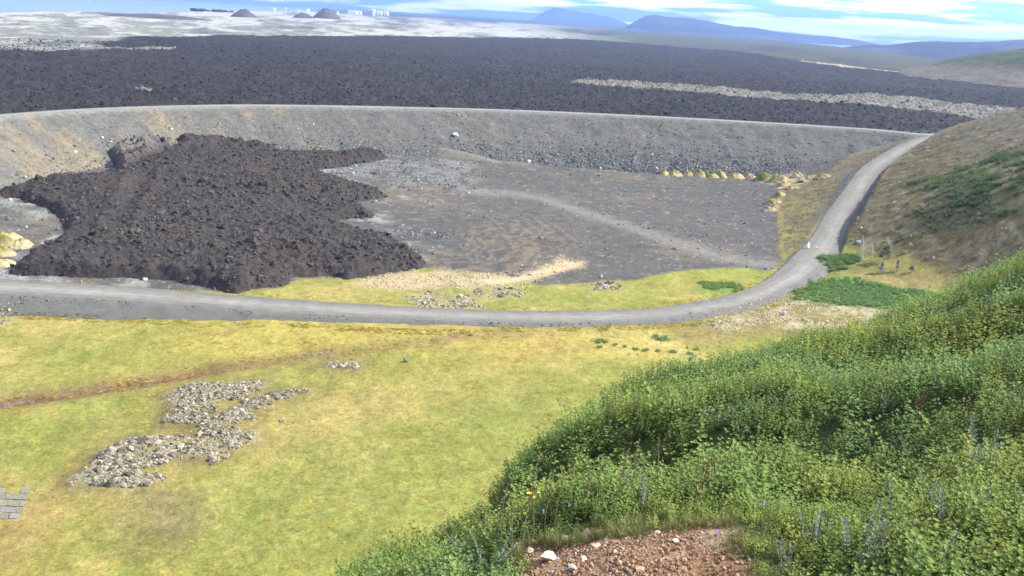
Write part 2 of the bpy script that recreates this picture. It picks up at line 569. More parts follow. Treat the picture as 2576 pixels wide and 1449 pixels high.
# ------------------------------------------------------------------ ground
def px_poly(pts, **k):
    return hits(pts, **k)[:, :2]
PO = {}
PO['yard'] = px_poly([(-330, 440), (0, 360), (300, 330), (700, 320), (1000, 325), (1300, 335), (1650, 350), (1900, 365), (2150, 380), (2100, 425), (2050, 452), (1985, 470), (1950, 520), (1960, 600), (1962, 655), (1985, 660), (1935, 682), (1870, 672), (1800, 674), (1720, 680), (1600, 704), (1500, 710), (1350, 716), (1250, 690), (1120, 678), (1060, 674), (1000, 690), (900, 700), (760, 700), (700, 725), (560, 736), (300, 722), (0, 708), (-330, 700)])
PO['sand'] = px_poly([(875, 712), (1000, 690), (1110, 676), (1200, 690), (1310, 690), (1390, 662), (1410, 640), (1430, 655), (1470, 655), (1465, 672), (1380, 690), (1320, 712), (1200, 722), (1050, 728), (930, 724)])
PO['sand2'] = px_poly([(1180, 705), (1290, 700), (1370, 676), (1405, 655), (1460, 662), (1440, 675), (1330, 705), (1240, 716)])
PO['straw'] = px_poly([(1900, 446), (1990, 436), (2110, 438), (2100, 450), (2030, 462), (2010, 478), (1990, 490), (1975, 515), (1945, 535), (1925, 530), (1945, 500), (1965, 485), (1950, 465), (1910, 456)])
PO['strip'] = px_poly([(1962, 485), (2050, 455), (2080, 430), (2120, 402), (2200, 380), (2310, 350), (2320, 362), (2200, 420), (2140, 470), (2080, 520), (2050, 560), (2040, 600), (2010, 650), (1966, 655), (1968, 600), (1960, 540)])
PO['hill'] = px_poly([(2125, 610), (2135, 560), (2180, 480), (2230, 425), (2330, 355), (2400, 325), (2576, 262), (2900, 262), (2900, 700), (2576, 720), (2400, 700), (2280, 650), (2180, 640)])
PO['rightdry'] = px_poly([(1640, 800), (1760, 790), (1900, 770), (2000, 735), (2060, 690), (2100, 650), (2400, 690), (2500, 760), (2350, 830), (2100, 850), (1900, 850), (1780, 870), (1700, 840)])
PO['pale'] = px_poly([(1740, 800), (1850, 785), (2000, 748), (2100, 735), (2330, 765), (2250, 805), (2100, 815), (1950, 825), (1850, 835)])
PO['green1'] = px_poly([(2065, 655), (2090, 643), (2160, 640), (2165, 658), (2110, 665), (2130, 680), (2090, 685), (2070, 670)])
PO['green2'] = px_poly([(2030, 720), (2120, 690), (2160, 700), (2300, 730), (2420, 738), (2400, 770), (2250, 778), (2120, 770), (2020, 755), (1985, 760), (2000, 745)])
PO['green3'] = px_poly([(1760, 708), (1840, 712), (1865, 720), (1840, 734), (1760, 728)])
PO['brown1'] = px_poly([(-100, 1200), (100, 1215), (170, 1280), (120, 1380), (60, 1449), (-100, 1449)])
PO['heather'] = px_poly([(300, 1230), (480, 1230), (520, 1330), (430, 1400), (300, 1370), (280, 1300)])
PO['yel1'] = px_poly([(540, 815), (640, 800), (800, 803), (1000, 815), (1400, 822), (1650, 815), (1780, 850), (1700, 900), (1300, 900), (1000, 880), (800, 885), (620, 905), (450, 880), (480, 840)])
PO['pale2'] = px_poly([(1380, 850), (1560, 815), (1640, 830), (1760, 880), (1780, 920), (1650, 900), (1450, 880)])
PO['grn4'] = px_poly([(-100, 1040), (250, 1000), (420, 960), (420, 1080), (330, 1130), (200, 1200), (-100, 1190)])
PO['grn5'] = px_poly([(450, 1240), (900, 1080), (1250, 1000), (1450, 960), (1400, 1060), (1250, 1200), (1150, 1300), (880, 1449), (500, 1449)])
PO['dryc'] = px_poly([(640, 1100), (800, 960), (1100, 930), (1350, 960), (1200, 1030), (900, 1090), (700, 1130)])
PO['spill'] = px_poly([(1000, 400), (1180, 405), (1220, 440), (1190, 475), (1000, 475), (930, 450), (800, 440), (830, 425)])
outcrops = {
    'A': [(420, 990), (500, 968), (660, 968), (655, 985), (600, 1005), (540, 1008), (520, 1040), (490, 1068), (415, 1068), (430, 1030)],
    'B': [(500, 1085), (510, 1065), (580, 1045), (620, 1020), (700, 995), (760, 982), (775, 990), (700, 1010), (640, 1040), (600, 1070), (560, 1110), (510, 1112)],
    'C': [(180, 1215), (250, 1155), (340, 1108), (400, 1105), (470, 1106), (520, 1120), (560, 1100), (640, 1093), (635, 1112), (540, 1155), (430, 1165), (330, 1185), (395, 1215), (300, 1232), (200, 1230)],
    'D': [(1478, 728), (1495, 712), (1530, 708), (1562, 718), (1565, 732), (1520, 728)],
    'E': [(1020, 748), (1100, 738), (1180, 745), (1210, 770), (1150, 776), (1050, 768)],
    'F': [(1190, 735), (1230, 724), (1300, 728), (1322, 742), (1260, 748), (1200, 745)],
    'G': [(818, 918), (840, 908), (900, 916), (890, 926), (840, 926)],
    'I': [(-120, 790), (0, 782), (55, 780), (62, 790), (20, 808), (-60, 850), (-120, 850)]}
for k in outcrops:
    outcrops[k] = px_poly(outcrops[k])

lobe_px = [(-8, 474), (60, 460), (130, 452), (230, 449), (290, 444), (296, 430), (288, 412), (272, 396), (262, 380), (300, 366), (380, 354), (400, 349), (430, 364), (446, 360), (448, 345), (470, 337), (490, 338), (560, 343), (640, 356), (700, 372), (790, 378), (845, 387), (870, 377), (940, 370), (968, 380), (985, 400), (930, 410), (880, 420), (800, 428), (790, 438), (830, 448), (930, 478), (985, 496), (930, 506), (880, 514), (900, 525), (945, 540), (940, 552), (880, 553), (830, 562), (880, 575), (960, 598), (1000, 618), (1050, 638), (1072, 660), (1062, 676), (1000, 686), (900, 703), (880, 708), (830, 698), (745, 700), (720, 722), (650, 732), (590, 740), (530, 733), (480, 718), (400, 708), (300, 703), (200, 701), (60, 696), (8, 690), (50, 652), (130, 612), (160, 588), (145, 552), (120, 530), (85, 518), (60, 508), (40, 500), (-5, 492)]
lobe = hits(lobe_px)[:, :2]
FUR = hits([(1120, 585)])[0]
ditch = hits([(-300, 1060), (0, 1015), (200, 985), (350, 962), (480, 938), (560, 925), (700, 905), (900, 878), (1150, 850), (1400, 828), (1500, 822)])
track = hits([(1990, 668), (1900, 662), (1820, 648), (1700, 610), (1600, 575), (1500, 545), (1430, 522), (1370, 500), (1300, 488), (1200, 484)])
path2 = hits([(1300, 1150), (1200, 1200), (1050, 1240), (900, 1270), (700, 1310)])
path3 = hits([(1560, 820), (1650, 850), (1720, 890), (1780, 925)])
path4 = hits([(-50, 1449), (60, 1340), (150, 1230), (215, 1130), (300, 1050)])

def veg_lumps(x, y):
    return fbm(x, y, 6, 3, .5, 51) * .25 + fbm(x, y, 1.5, 3, .6, 52) * .10

def ground_color(x, y, z):
    w1, w2 = fbm(x, y, 14, 4, .6, 61) * 4, fbm(x, y, 5, 3, .6, 62) * 2
    wx, wy = x + w1 * .6 + w2 * .5, y + fbm(x, y, 12, 4, .6, 63) * 5
    n1, n2, n3 = fbm(x, y, 30, 4, .55, 64), fbm(x, y, 5, 5, .65, 65), fbm(x, y, 1.4, 3, .7, 66)
    c = np.ones(x.shape + (3,)) * np.array([.176, .172, .042])
    c = lerp(c, (.222, .186, .062), sst(-.1, .45, n1 + .5 * n2))
    c = lerp(c, (.140, .160, .034), sst(.05, .5, fbm(x, y, 20, 4, .6, 67)) * .55)
    def pm(k, soft=3.0, warp=1.0):
        return sst(-soft, soft, poly_sd(x + (wx - x) * warp, y + (wy - y) * warp, PO[k]))
    c = lerp(c, (.140, .160, .033), pm('grn4', 6) * .6)
    c = lerp(c, (.138, .162, .040), pm('grn5', 6) * .55)
    c = lerp(c, (.225, .180, .065), pm('dryc', 6) * .5 * sst(-.3, .4, n2 + .3))
    c = lerp(c, (.275, .225, .058), pm('yel1', 6) * .75)
    c = lerp(c, (.175, .098, .040), pm('yel1', 8) * sst(.15, .5, fbm(x, y * 2, 9, 4, .6, 68)) * .5)
    c = lerp(c, (.275, .225, .075), pm('pale2', 5) * .6)
    c = lerp(c, (.230, .160, .060), pm('brown1', 6) * .55)
    c = lerp(c, (.105, .085, .055), pm('heather', 4) * .55)
    c = lerp(c, lerp(np.ones(x.shape + (3,)) * np.array([.175, .135, .055]), (.095, .095, .035), sst(-.1, .4, fbm(x, y, 5, 4, .7, 77))), pm('rightdry', 5) * .85)
    c = lerp(c, (.27, .235, .165), pm('pale', 4) * sst(-.25, .25, n2 + .4 * n3) * .85)
    # ditch with old red-brown growth, foot paths
    d, t = line_dist(x + w2 * .7, y + w2 * .5, ditch, True)
    k = np.interp(t, [0, 3, 5, 7, 9, 10], [1, 1, 1, .5, .35, .2])
    c = lerp(c, (.125, .080, .038), np.exp(-(d / 3.0) ** 2) * k * 1.0)
    c = lerp(c, (.11, .10, .095), np.exp(-((d + .6) / .7) ** 2) * k * .8 * sst(-.15, .3, fbm(x, y, 6, 3, .6, 69)))
    c = lerp(c, (.19, .185, .06), np.exp(-(line_dist(x + w2 * .3, y + w2 * .3, path2) / .8) ** 2) * .45)
    c = lerp(c, (.29, .245, .11), np.exp(-(line_dist(x + w2 * .3, y, path3) / 1.6) ** 2) * .5)
    c = lerp(c, (.2, .15, .06), np.exp(-(line_dist(x + w2 * .5, y, path4) / 3) ** 2) * .45)
    # dry and pale bits round the outcrops
    for kk in outcrops:
        if kk in 'ABCG':
            c = lerp(c, (.13, .105, .045), sst(-5, .5, poly_sd(x + w2 * .6, y + w2 * .6, outcrops[kk])) * .8)
            c = lerp(c, (.20, .185, .15), sst(-1.5, .8, poly_sd(x, y, outcrops[kk]) + fbm(x, y, 3, 4, .7, 191) * 2.2) * sst(-.3, .3, n3 + .3 * n2) * .8)
        else:
            c = lerp(c, (.24, .21, .12), sst(-3, 1.0, poly_sd(x + w2 * .6, y + w2 * .6, outcrops[kk])) * .5)
    for kk in ('green1', 'green2', 'green3'):
        c = lerp(c, (.10, .17, .04), pm(kk, 1.5, .5) * .9)
    # gravel yard
    yard = pm('yard', .8, .35)
    g = np.ones(x.shape + (3,)) * np.array([.072, .069, .067])
    g = lerp(g, (.118, .098, .074), sst(0, .5, fbm(x, y, 24, 4, .6, 71)) * .7)
    sw = fbm(x * .35 + y * .2, y * 1.6 - x * .5, 3.2, 4, .65, 72)
    g = lerp(g, (.062, .060, .060), sst(.05, .45, sw) * .75)
    g = lerp(g, (.21, .212, .21), sst(.30, .55, fbm(x, y * 2, 2.4, 4, .8, 73)) * .6)
    g *= (1 + .18 * n3 + .22 * n2)[..., None]
    dl_ = poly_sd(x, y, lobe)
    fr = np.hypot((x - FUR[0]), (y - FUR[1]) * .62) + fbm(x, y, 14, 4, .65, 78) * 8
    fa = np.arctan2(y - FUR[1], x - FUR[0])
    fk = sst(5, 8, fr) * sst(46, 26, fr) * sst(1.9, 1.2, np.abs(fa + .45))
    g = lerp(g, (.150, .118, .080), fk * sst(.1, .9, np.sin(fr * 1.55) * .5 + .5 + fbm(x, y, 4, 4, .7, 79) * 1.1) * .5)
    g = lerp(g, (.050, .050, .053), fk * sst(.2, .9, np.sin(fr * 1.55 + 2.6) * .5 + .4 + fbm(x, y, 3, 4, .7, 80) * 1.1) * .6)
    g = lerp(g, (.20, .205, .20), sst(-9, -2, dl_) * sst(-.05, .4, fbm(x, y, 9, 5, .75, 76)) * .8)
    g = lerp(g, (.140, .138, .132), np.exp(-(line_dist(x + w2 * .3, y + w2 * .3, track) / 5.0) ** 2) * .8)
    g = lerp(g, (.135, .138, .135), pm('spill', 3) * sst(-.3, .3, n2) * .8)
    c = c * (1 + .24 * n2 + .22 * n3)[..., None]
    c = lerp(c, (.27, .22, .085), sst(.25, .6, fbm(x, y, 2.2, 4, .8, 74)) * .5)
    c = lerp(c, (.085, .105, .026), sst(.25, .6, fbm(x, y, 3.0, 4, .8, 75)) * .45)
    c = lerp(c, g, yard)
    s = pm('sand', 2, .35) * sst(-.45, .15, n2 + .2)
    c = lerp(c, (.30, .235, .155), s * .8)
    c = lerp(c, (.36, .275, .17), pm('sand2', 1.0, .2))
    c = lerp(c, (.31, .25, .14), pm('straw', 1.2, .5) * sst(-.25, .2, n3 + .6 * n2))
    st = pm('strip', 2, .4)
    c = lerp(c, lerp(np.ones(x.shape + (3,)) * np.array([.165, .138, .060]), (.078, .068, .052), sst(-.3, .25, n2 + .7 * n3)), st * .95)
    # hillside
    up_k = sst(325, 350, y) * sst(85, 110, x) * (1 - yard)
    c = lerp(c, np.array([.115, .10, .072]) * (1 + .4 * n3)[..., None], up_k * .9)
    h = np.ones(x.shape + (3,)) * np.array([.185, .155, .078])
    h = lerp(h, (.28, .255, .18), sst(.05, .4, fbm(x, y, 3, 5, .8, 81)) * .75)
    h = lerp(h, (.075, .065, .045), sst(.0, .4, fbm(x, y, 3.4, 5, .8, 84)) * .6)
    h = lerp(h, (.15, .165, .05), sst(.05, .5, fbm(x, y, 17, 4, .6, 82)) * .45)
    h = lerp(h, (.17, .105, .045), sst(.1, .6, fbm(x, y, 11, 4, .6, 83)) * .6)
    h = lerp(h, (.22, .19, .155), sst(20, 30, z) * .5)
    h *= (.52 + .30 * n3 + .12 * n2)[..., None]
    c = lerp(c, h, pm('hill', 3, .5))
    return c

GXm, GYm = polar(-47, 52, 860, 26, 640, 760)
rho = np.hypot(GXm, GYm)
gz = T0(GXm, GYm)
hz = sst(-3, 3, poly_sd(GXm, GYm, PO['yard']))
gz = gz + veg_lumps(GXm, GYm) * (1 - hz) + hz * (fbm(GXm * .4 + GYm * .2, GYm * 1.6 - GXm * .5, 3.2, 4, .65, 72) * -.35 + fbm(GXm, GYm, 1.2, 3, .6, 91) * .12)
hh = sst(-3, 3, poly_sd(GXm, GYm, PO['hill']))
gz = gz + hh * (fbm(GXm, GYm, 5, 4, .6, 92) * .7)
for k in 'ABC':
    gz = gz + sst(-2.5, 2.0, poly_sd(GXm, GYm, outcrops[k])) * .7
d, t = line_dist(GXm, GYm, ditch, True)
gz = gz - np.exp(-(d / 1.6) ** 2) * .6 * np.interp(t, [0, 5, 7, 9], [1, 1, .4, .1])
# the road bench is dug into the hillside: ground drops to the road, with a steep cut on the uphill side
d, t = line_dist(GXm, GYm, road[::2], True)
zr = np.interp(t, np.arange(len(road[::2])), road[::2, 2])
hw_ = np.interp(t * 2, np.arange(len(road)), hwid)
upk = sst(i_junction / 2 + 2, i_junction / 2 + 10, t)
cut = zr - .55 + np.maximum(0, np.abs(d) - hw_ - .6) * np.where(d > 0, 1.9, 9.0)
low = np.minimum(gz, cut)
gz = gz * (1 - upk) + upk * low
under = (np.abs(d) < hw_ + 1.0)
gz = np.where(under & (gz > zr - .5), zr - .5, gz)
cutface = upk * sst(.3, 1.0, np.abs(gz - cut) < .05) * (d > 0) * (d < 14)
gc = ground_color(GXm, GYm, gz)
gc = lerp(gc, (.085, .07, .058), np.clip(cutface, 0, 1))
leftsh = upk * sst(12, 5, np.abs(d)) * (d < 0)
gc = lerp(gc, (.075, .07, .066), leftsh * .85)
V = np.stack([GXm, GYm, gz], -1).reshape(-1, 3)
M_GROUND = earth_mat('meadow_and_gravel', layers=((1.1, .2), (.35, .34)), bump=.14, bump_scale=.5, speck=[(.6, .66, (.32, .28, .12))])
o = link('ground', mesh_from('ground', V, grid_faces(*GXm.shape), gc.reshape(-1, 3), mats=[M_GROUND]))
tag(o, 'yellow green meadow, grey gravel yard and brown hillside', kind='structure')
del V

def ground_z(x, y):
    """height with the road cut, close enough to stand things on"""
    x, y = np.atleast_1d(np.asarray(x, float)), np.atleast_1d(np.asarray(y, float))
    z = H(x, y)
    hz = sst(-3, 3, poly_sd(x, y, PO['yard']))
    z = z + veg_lumps(x, y) * (1 - hz)
    for k in 'ABC':
        z = z + sst(-2.5, 2.0, poly_sd(x, y, outcrops[k])) * .7
    d, t = line_dist(x, y, road[::2], True)
    zr = np.interp(t, np.arange(len(road[::2])), road[::2, 2])
    hw_ = np.interp(t * 2, np.arange(len(road)), hwid)
    upk = sst(i_junction / 2 + 2, i_junction / 2 + 10, t)
    cut = zr - .55 + np.maximum(0, np.abs(d) - hw_ - .6) * np.where(d > 0, 1.9, 9.0)
    z = z * (1 - upk) + upk * np.minimum(z, cut)
    rz = zr - np.maximum(0, np.abs(d) - hw_) / 1.5 + .08
    return np.where(np.abs(d) < hw_ * 2.5, np.maximum(z, rz), z)

# ------------------------------------------------------------------ fresh lava lobe inside the barrier
lo, hi = lobe.min(0) - 2, lobe.max(0) + 2
st_ = .42
lx, ly = np.arange(lo[0], hi[0], st_), np.arange(lo[1], hi[1], st_)
LX, LY = np.meshgrid(lx, ly)
sd = poly_sd(LX, LY, lobe)
sd = sd + fbm(LX, LY, 5, 4, .65, 101) * 1.3
base = H(LX, LY)
thick = 3.2 * sst(-.2, 3.5, sd) + 2.0 * sst(2, 18, sd)
rgh = fbm(LX, LY, 14, 3, .5, 102) * .9 + fbm(LX, LY, 2.6, 4, .7, 103) * .6 + fbm(LX, LY, .95, 2, .6, 104) * .6 + np.abs(fbm(LX, LY, 7, 3, .6, 105)) * .9
ch = line_dist(LX, LY, hits([(365, 460), (345, 500), (310, 560), (290, 610)])[:, :2])
rgh = rgh * (1 - .4 * np.exp(-(ch / 3.0) ** 2)) - .5 * np.exp(-(ch / 2.2) ** 2) + .4 * np.exp(-((ch - 4) / 1.3) ** 2)
LZ = base - .5 + thick * .82 + 2.4 * sst(-1.5, 1.5, poly_sd(LX, LY, hits([(284, 386), (300, 370), (380, 362), (420, 380), (380, 412), (310, 436), (296, 420)])[:, :2])) + rgh * sst(-.5, 3, sd)
fresh = np.stack([LX, LY], -1)
cL = np.ones(LX.shape + (3,)) * np.array([.038, .033, .033])
cL = lerp(cL, (.046, .036, .032), sst(0, .5, fbm(LX, LY, 14, 4, .6, 106)))
cL = lerp(cL, (.054, .050, .050), sst(.1, .6, fbm(LX, LY, 3, 4, .7, 107)) * .6)
gl = sst(-2, 3, poly_sd(LX, LY, hits([(270, 375), (380, 360), (420, 380), (380, 410), (300, 440), (290, 410)])[:, :2]))
cL = lerp(cL, (.12, .112, .105), gl * .8)
keep = (sd[:-1, :-1] > -.8) | (sd[1:, 1:] > -.8)
V, Fc, cc = compact(np.stack([LX, LY, LZ], -1).reshape(-1, 3), grid_faces(*LX.shape, keep=keep), cL.reshape(-1, 3))
M_LAVA = earth_mat('fresh_lava', layers=((.9, .35), (.3, .3)), bump=.3, bump_scale=.8, rough=.85)
o = link('lava_flow', mesh_from('lava_flow', V, Fc, cc, mats=[M_LAVA]))
tag(o, 'dark brown rough lava tongue spread across the yard inside the barrier', kind='structure')

# ------------------------------------------------------------------ lava field and old land beyond the barrier
def far_poly(pts, z=18.5):
    return np.array([P(dx, dy, z)[:2] for dx, dy in pts])
edge_px = [(-700, 28), (-200, 33), (0, 31), (150, 28), (350, 33), (450, 30), (620, 27), (760, 28), (859, 24), (1050, 31), (1288, 46), (1500, 62), (1717, 80), (1930, 99), (2146, 121), (2350, 148), (2576, 180), (2800, 210), (3200, 260)]
ep = far_poly(edge_px)
eaz = np.arctan2(ep[:, 0], ep[:, 1])
erh = np.minimum(np.hypot(ep[:, 0], ep[:, 1]), 20000)
na, nr = 900, 520
azs = np.linspace(R(-42), R(44), na)
edge_r = np.interp(azs, eaz, erh) * (1 + .03 * fbm(azs * 60, azs * 0, 1.0, 3, .5, 111))
t = np.linspace(0, 1, nr)[:, None]
rmin = 285.0
FR = rmin * (edge_r[None, :] / rmin) ** (t ** .92)
FX, FY = FR * np.sin(azs)[None, :], FR * np.cos(azs)[None, :]
lava_px = [(-900, 700), (-900, 133), (0, 132), (150, 131), (200, 124), (260, 108), (330, 96), (430, 92), (900, 91), (1100, 93), (1300, 96), (1500, 101), (1650, 112), (1717, 120), (1850, 128), (1950, 143), (2030, 155), (2150, 170), (2260, 184), (2330, 190), (2576, 222), (2900, 270), (2900, 700)]
lava_zone = far_poly([(a, min(b, 330)) for a, b in lava_px])
island = far_poly([(1432, 207), (1500, 203), (1600, 212), (1750, 218), (1850, 228), (2000, 240), (2100, 245), (2190, 237), (2300, 248), (2400, 262), (2500, 272), (2620, 285), (2620, 320), (2480, 300), (2400, 288), (2250, 272), (2100, 262), (1990, 252), (1900, 250), (1800, 243), (1700, 233), (1600, 226), (1500, 217), (1440, 214)])
island2 = far_poly([(195, 127), (240, 121), (420, 121), (440, 125), (300, 128)])
island3 = far_poly([(350, 225), (360, 227), (390, 231), (388, 234), (345, 231)], 19)
strip2 = far_poly([(2020, 153), (2120, 166), (2260, 181), (2262, 184), (2120, 170), (2020, 157)])
sw_ = FR / 400.0
def far_sd(poly, warp=1.0):
    return poly_sd(FX + fbm(FX, FY, 30, 4, .6, 112) * 8 * warp, FY + fbm(FX, FY, 34, 4, .6, 113) * 14 * warp, poly)
def big_sd(poly):
    return poly_sd(FX / 20, FY / 20, poly / 20) * 20
s_lava = big_sd(lava_zone)
m_lava = sst(-6, 6, s_lava + fbm(FX, FY, 60, 4, .6, 114) * 14)
m_isl = np.maximum(sst(-2, 2, far_sd(island, .5)), np.maximum(sst(-3, 3, far_sd(island2, .3)), sst(-1, 1, far_sd(island3, .1)) * .8))
FZ = 18.6 + fbm(FX, FY, 90, 3, .5, 115) * 1.6 * sst(310, 420, FR)
rough = fbm(FX, FY, 11, 3, .55, 116) * 1.2 + fbm(FX, FY, 3.6, 3, .75, 117) * 1.6 + np.abs(fbm(FX, FY, 22, 3, .5, 118)) * 1.6
FZ = FZ + rough * (m_lava * .8 + .2) + m_isl * .6
# keep it under the barrier's track
dcr, tcr = line_dist(FX[:260], FY[:260], crest[::3], True)
near = np.ones_like(FX)
near[:260] = sst(0, 16, -dcr)
FZ = FZ * near + (1 - near) * np.minimum(FZ, 17.2)
drop = np.zeros_like(FX)
drop[:260] = (dcr > 1.5)
FZ = FZ - drop * 40
FZ = FZ - sst(.985, 1.0, t) * 3
cF = np.ones(FX.shape + (3,)) * np.array([.021, .020, .023])
cF = lerp(cF, (.029, .026, .026), sst(0, .5, fbm(FX, FY, 40, 4, .6, 121)) * .8)
cF = lerp(cF, (.044, .046, .052), sst(.15, .6, fbm(FX, FY, 6, 4, .75, 122)) * .6)
# old land: pale lichen lava at left, olive heath at right
rel_az = np.degrees(azs)[None, :] * np.ones_like(FX)
old = np.ones(FX.shape + (3,)) * np.array([.13, .135, .125])
pn = fbm(FX / sw_, FY / (sw_ ** 1.9), 10, 6, .85, 123) * 1.5
pale_k = sst(9.5, 1, rel_az + pn * 3)
old = lerp(old, (.29, .29, .265), sst(-.20, .40, pn + .35 * sst(1100, 2400, FR) - .05) * pale_k)
heath = sst(0, 10, rel_az + 3 * sst(1500, 4000, FR) + 3 * pn)
heath = np.maximum(heath, sst(5200, 7500, FR))
old = lerp(old, (.050, .050, .032), heath * .95)
old = lerp(old, (.032, .034, .036), sst(.1, .4, fbm(FX / sw_, FY / (sw_ ** 1.9), 26, 5, .7, 124)) * (.6 + .2 * heath))
dk = far_poly([(330, 42), (470, 34), (640, 38), (480, 45)])
cFx = lerp(old, cF, m_lava)
cFx = lerp(cFx, np.array([.14, .135, .12]) , m_isl * sst(-.5, .1, fbm(FX, FY, 4.5, 4, .75, 125) + .15))
cFx = lerp(cFx, (.24, .22, .18), sst(-4, 4, big_sd(strip2) + 3))
M_FIELD = earth_mat('lava_field', layers=((3.0, .35), (.9, .3)), bump=.8, bump_scale=2.5, rough=.9)
V, Fc, cc = compact(np.stack([FX, FY, FZ], -1).reshape(-1, 3), grid_faces(*FX.shape, keep=~(drop[:-1, :-1] > 0) | ~(drop[1:, 1:] > 0)), cFx.reshape(-1, 3))
o = link('lava_field', mesh_from('lava_field', V, Fc, cc, mats=[M_FIELD]))
tag(o, 'wide dark lava field behind the barrier with pale old lava beyond', kind='structure')

# skirt of low country below and beyond the plateau, and the sea
gxs = np.linspace(-14500, 14500, 60)
GX_, GY_ = np.meshgrid(gxs, np.linspace(-1100, 17500, 60))
M_SEA = flat_mat('sea_water', (.04, .09, .14), .25, .5)
o = link('sea', mesh_from('sea', np.stack([GX_, GY_, np.full_like(GX_, -4.0)], -1).reshape(-1, 3), grid_faces(60, 60), mats=[M_SEA]))
tag(o, 'pale blue sea at the horizon', kind='structure')

# ------------------------------------------------------------------ hills and mountains
def ridge_mesh(name, prof, dist, depth, col, mat, label, rowsn=26, base=-6, nz=1.0, seed=0):
    """a hill range whose skyline follows the given heights; prof = [(pixel x, pixel y)]"""
    pts = []
    for dx, dy in prof:
        d = ray(dx, dy)
        h = math.hypot(d[0], d[1])
        az = math.atan2(d[0], d[1])
        pts.append((az, HC + dist * d[2] / h))
    pts = np.array(pts)
    n = 260
    az = np.linspace(pts[0, 0], pts[-1, 0], n)
    top = np.interp(az, pts[:, 0], pts[:, 1])
    top = top + (fbm(az * dist, az * 0 + seed, dist * .012, 4, .55, 131 + seed)) * (top - base) * .05
    v = np.linspace(-1, 1, rowsn)
    prof_v = np.cos(v * math.pi / 2) ** 1.1
    rr = dist + v[:, None] * depth * np.ones((1, n))
    X, Y = rr * np.sin(az), rr * np.cos(az)
    nn = fbm(X, Y, dist * .03, 5, .55, 140 + seed)
    Z = base + (top[None, :] - base) * prof_v[:, None] * (1 + nz * .18 * nn * (1 - np.abs(prof_v[:, None] - .5) * 2))
    c = lerp(np.ones(X.shape + (3,)) * np.array(col), np.array(col) * 1.7, sst(-.1, .5, nn))
    o = link(name, mesh_from(name, np.stack([X, Y, Z], -1).reshape(-1, 3), grid_faces(*X.shape), c.reshape(-1, 3), mats=[mat]))
    tag(o, label, kind='structure')
    return o
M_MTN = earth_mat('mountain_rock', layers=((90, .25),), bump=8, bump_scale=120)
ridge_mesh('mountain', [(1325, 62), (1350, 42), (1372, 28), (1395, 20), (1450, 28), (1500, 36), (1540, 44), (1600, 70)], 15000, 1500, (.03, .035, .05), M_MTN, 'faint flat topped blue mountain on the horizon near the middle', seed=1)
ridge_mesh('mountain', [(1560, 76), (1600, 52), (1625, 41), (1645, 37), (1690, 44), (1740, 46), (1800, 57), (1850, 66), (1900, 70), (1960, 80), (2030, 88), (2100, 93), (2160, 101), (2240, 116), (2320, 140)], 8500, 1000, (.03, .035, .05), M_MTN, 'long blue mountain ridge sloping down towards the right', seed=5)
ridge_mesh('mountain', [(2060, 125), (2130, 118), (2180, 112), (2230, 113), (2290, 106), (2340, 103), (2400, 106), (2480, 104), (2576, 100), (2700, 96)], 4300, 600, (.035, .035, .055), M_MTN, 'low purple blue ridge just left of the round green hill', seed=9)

def cone_hill(name, px, py_base, py_top, wpx, label, z0=18, col=(.085, .075, .075)):
    b = P(px, py_base, z0)
    dist = math.hypot(b[0], b[1])
    w = wpx / 2231 * dist / 2
    h = (py_base - py_top) / 2231 * dist
    a, r = np.meshgrid(np.linspace(0, 2 * math.pi, 41), np.linspace(0, 1, 14))
    X, Y = r * w * np.cos(a), r * w * np.sin(a)
    nn = fbm(X + b[0], Y, w * .35, 4, .6, 151 + int(px))
    Z = h * (1 - r ** 1.25) ** 1.1 * (1 + .25 * nn) - .12 * h * np.exp(-(r / .15) ** 2) - r ** 6 * 3
    c = np.ones(X.shape + (3,)) * np.array(col) * (1 + .4 * nn)[..., None]
    o = link(name, mesh_from(name, np.stack([X, Y, Z], -1).reshape(-1, 3), grid_faces(*X.shape)[:, ::-1], c.reshape(-1, 3), mats=[M_MTN2]), loc=(b[0], b[1], z0))
    tag(o, label, kind='structure')
M_MTN2 = earth_mat('cinder', layers=((12, .3),), bump=1.5, bump_scale=8)
cone_hill('cinder_cone', 614, 44, 24, 70, 'smaller dark crater cone on the skyline at left')
cone_hill('cinder_cone', 822, 47, 23, 75, 'larger dark crater cone right of the small one')
cone_hill('cinder_cone', 764, 46, 32, 60, 'low dark crater hump between the two cones')
cone_hill('cinder_cone', 400, 46, 36, 300, 'long low dark rise in the pale lava at left', col=(.07, .065, .07))

# round green-topped hill at right, about a kilometre off
X, Y = np.meshgrid(np.linspace(330, 1500, 170), np.linspace(800, 2000, 120))
foot = P(2290, 186, 18)
cx_, cy_ = 770., 1130.
q = np.hypot((X - cx_) / 1.0, (Y - cy_) / .8)
nn = fbm(X, Y, 90, 5, .55, 161)
Z = 8 + 63 * np.clip(1 - (q / 330) ** 2, -1, 1) + nn * 5
Z = np.where(q > 345, 5, Z)
c = lerp(np.ones(X.shape + (3,)) * np.array([.062, .060, .042]), (.04, .065, .026), sst(.0, .35, nn + (Z - 40) * .012))
c = lerp(c, (.13, .115, .092), sst(42, 25, Z + nn * 8) * .8)
o = link('round_hill', mesh_from('round_hill', np.stack([X, Y, Z], -1).reshape(-1, 3), grid_faces(*X.shape), c.reshape(-1, 3), mats=[earth_mat('hill_heath', layers=((14, .3), (4, .25)), bump=1.5, bump_scale=8)]))
tag(o, 'rounded brown and green hill rising at the right beyond the lava', kind='structure')

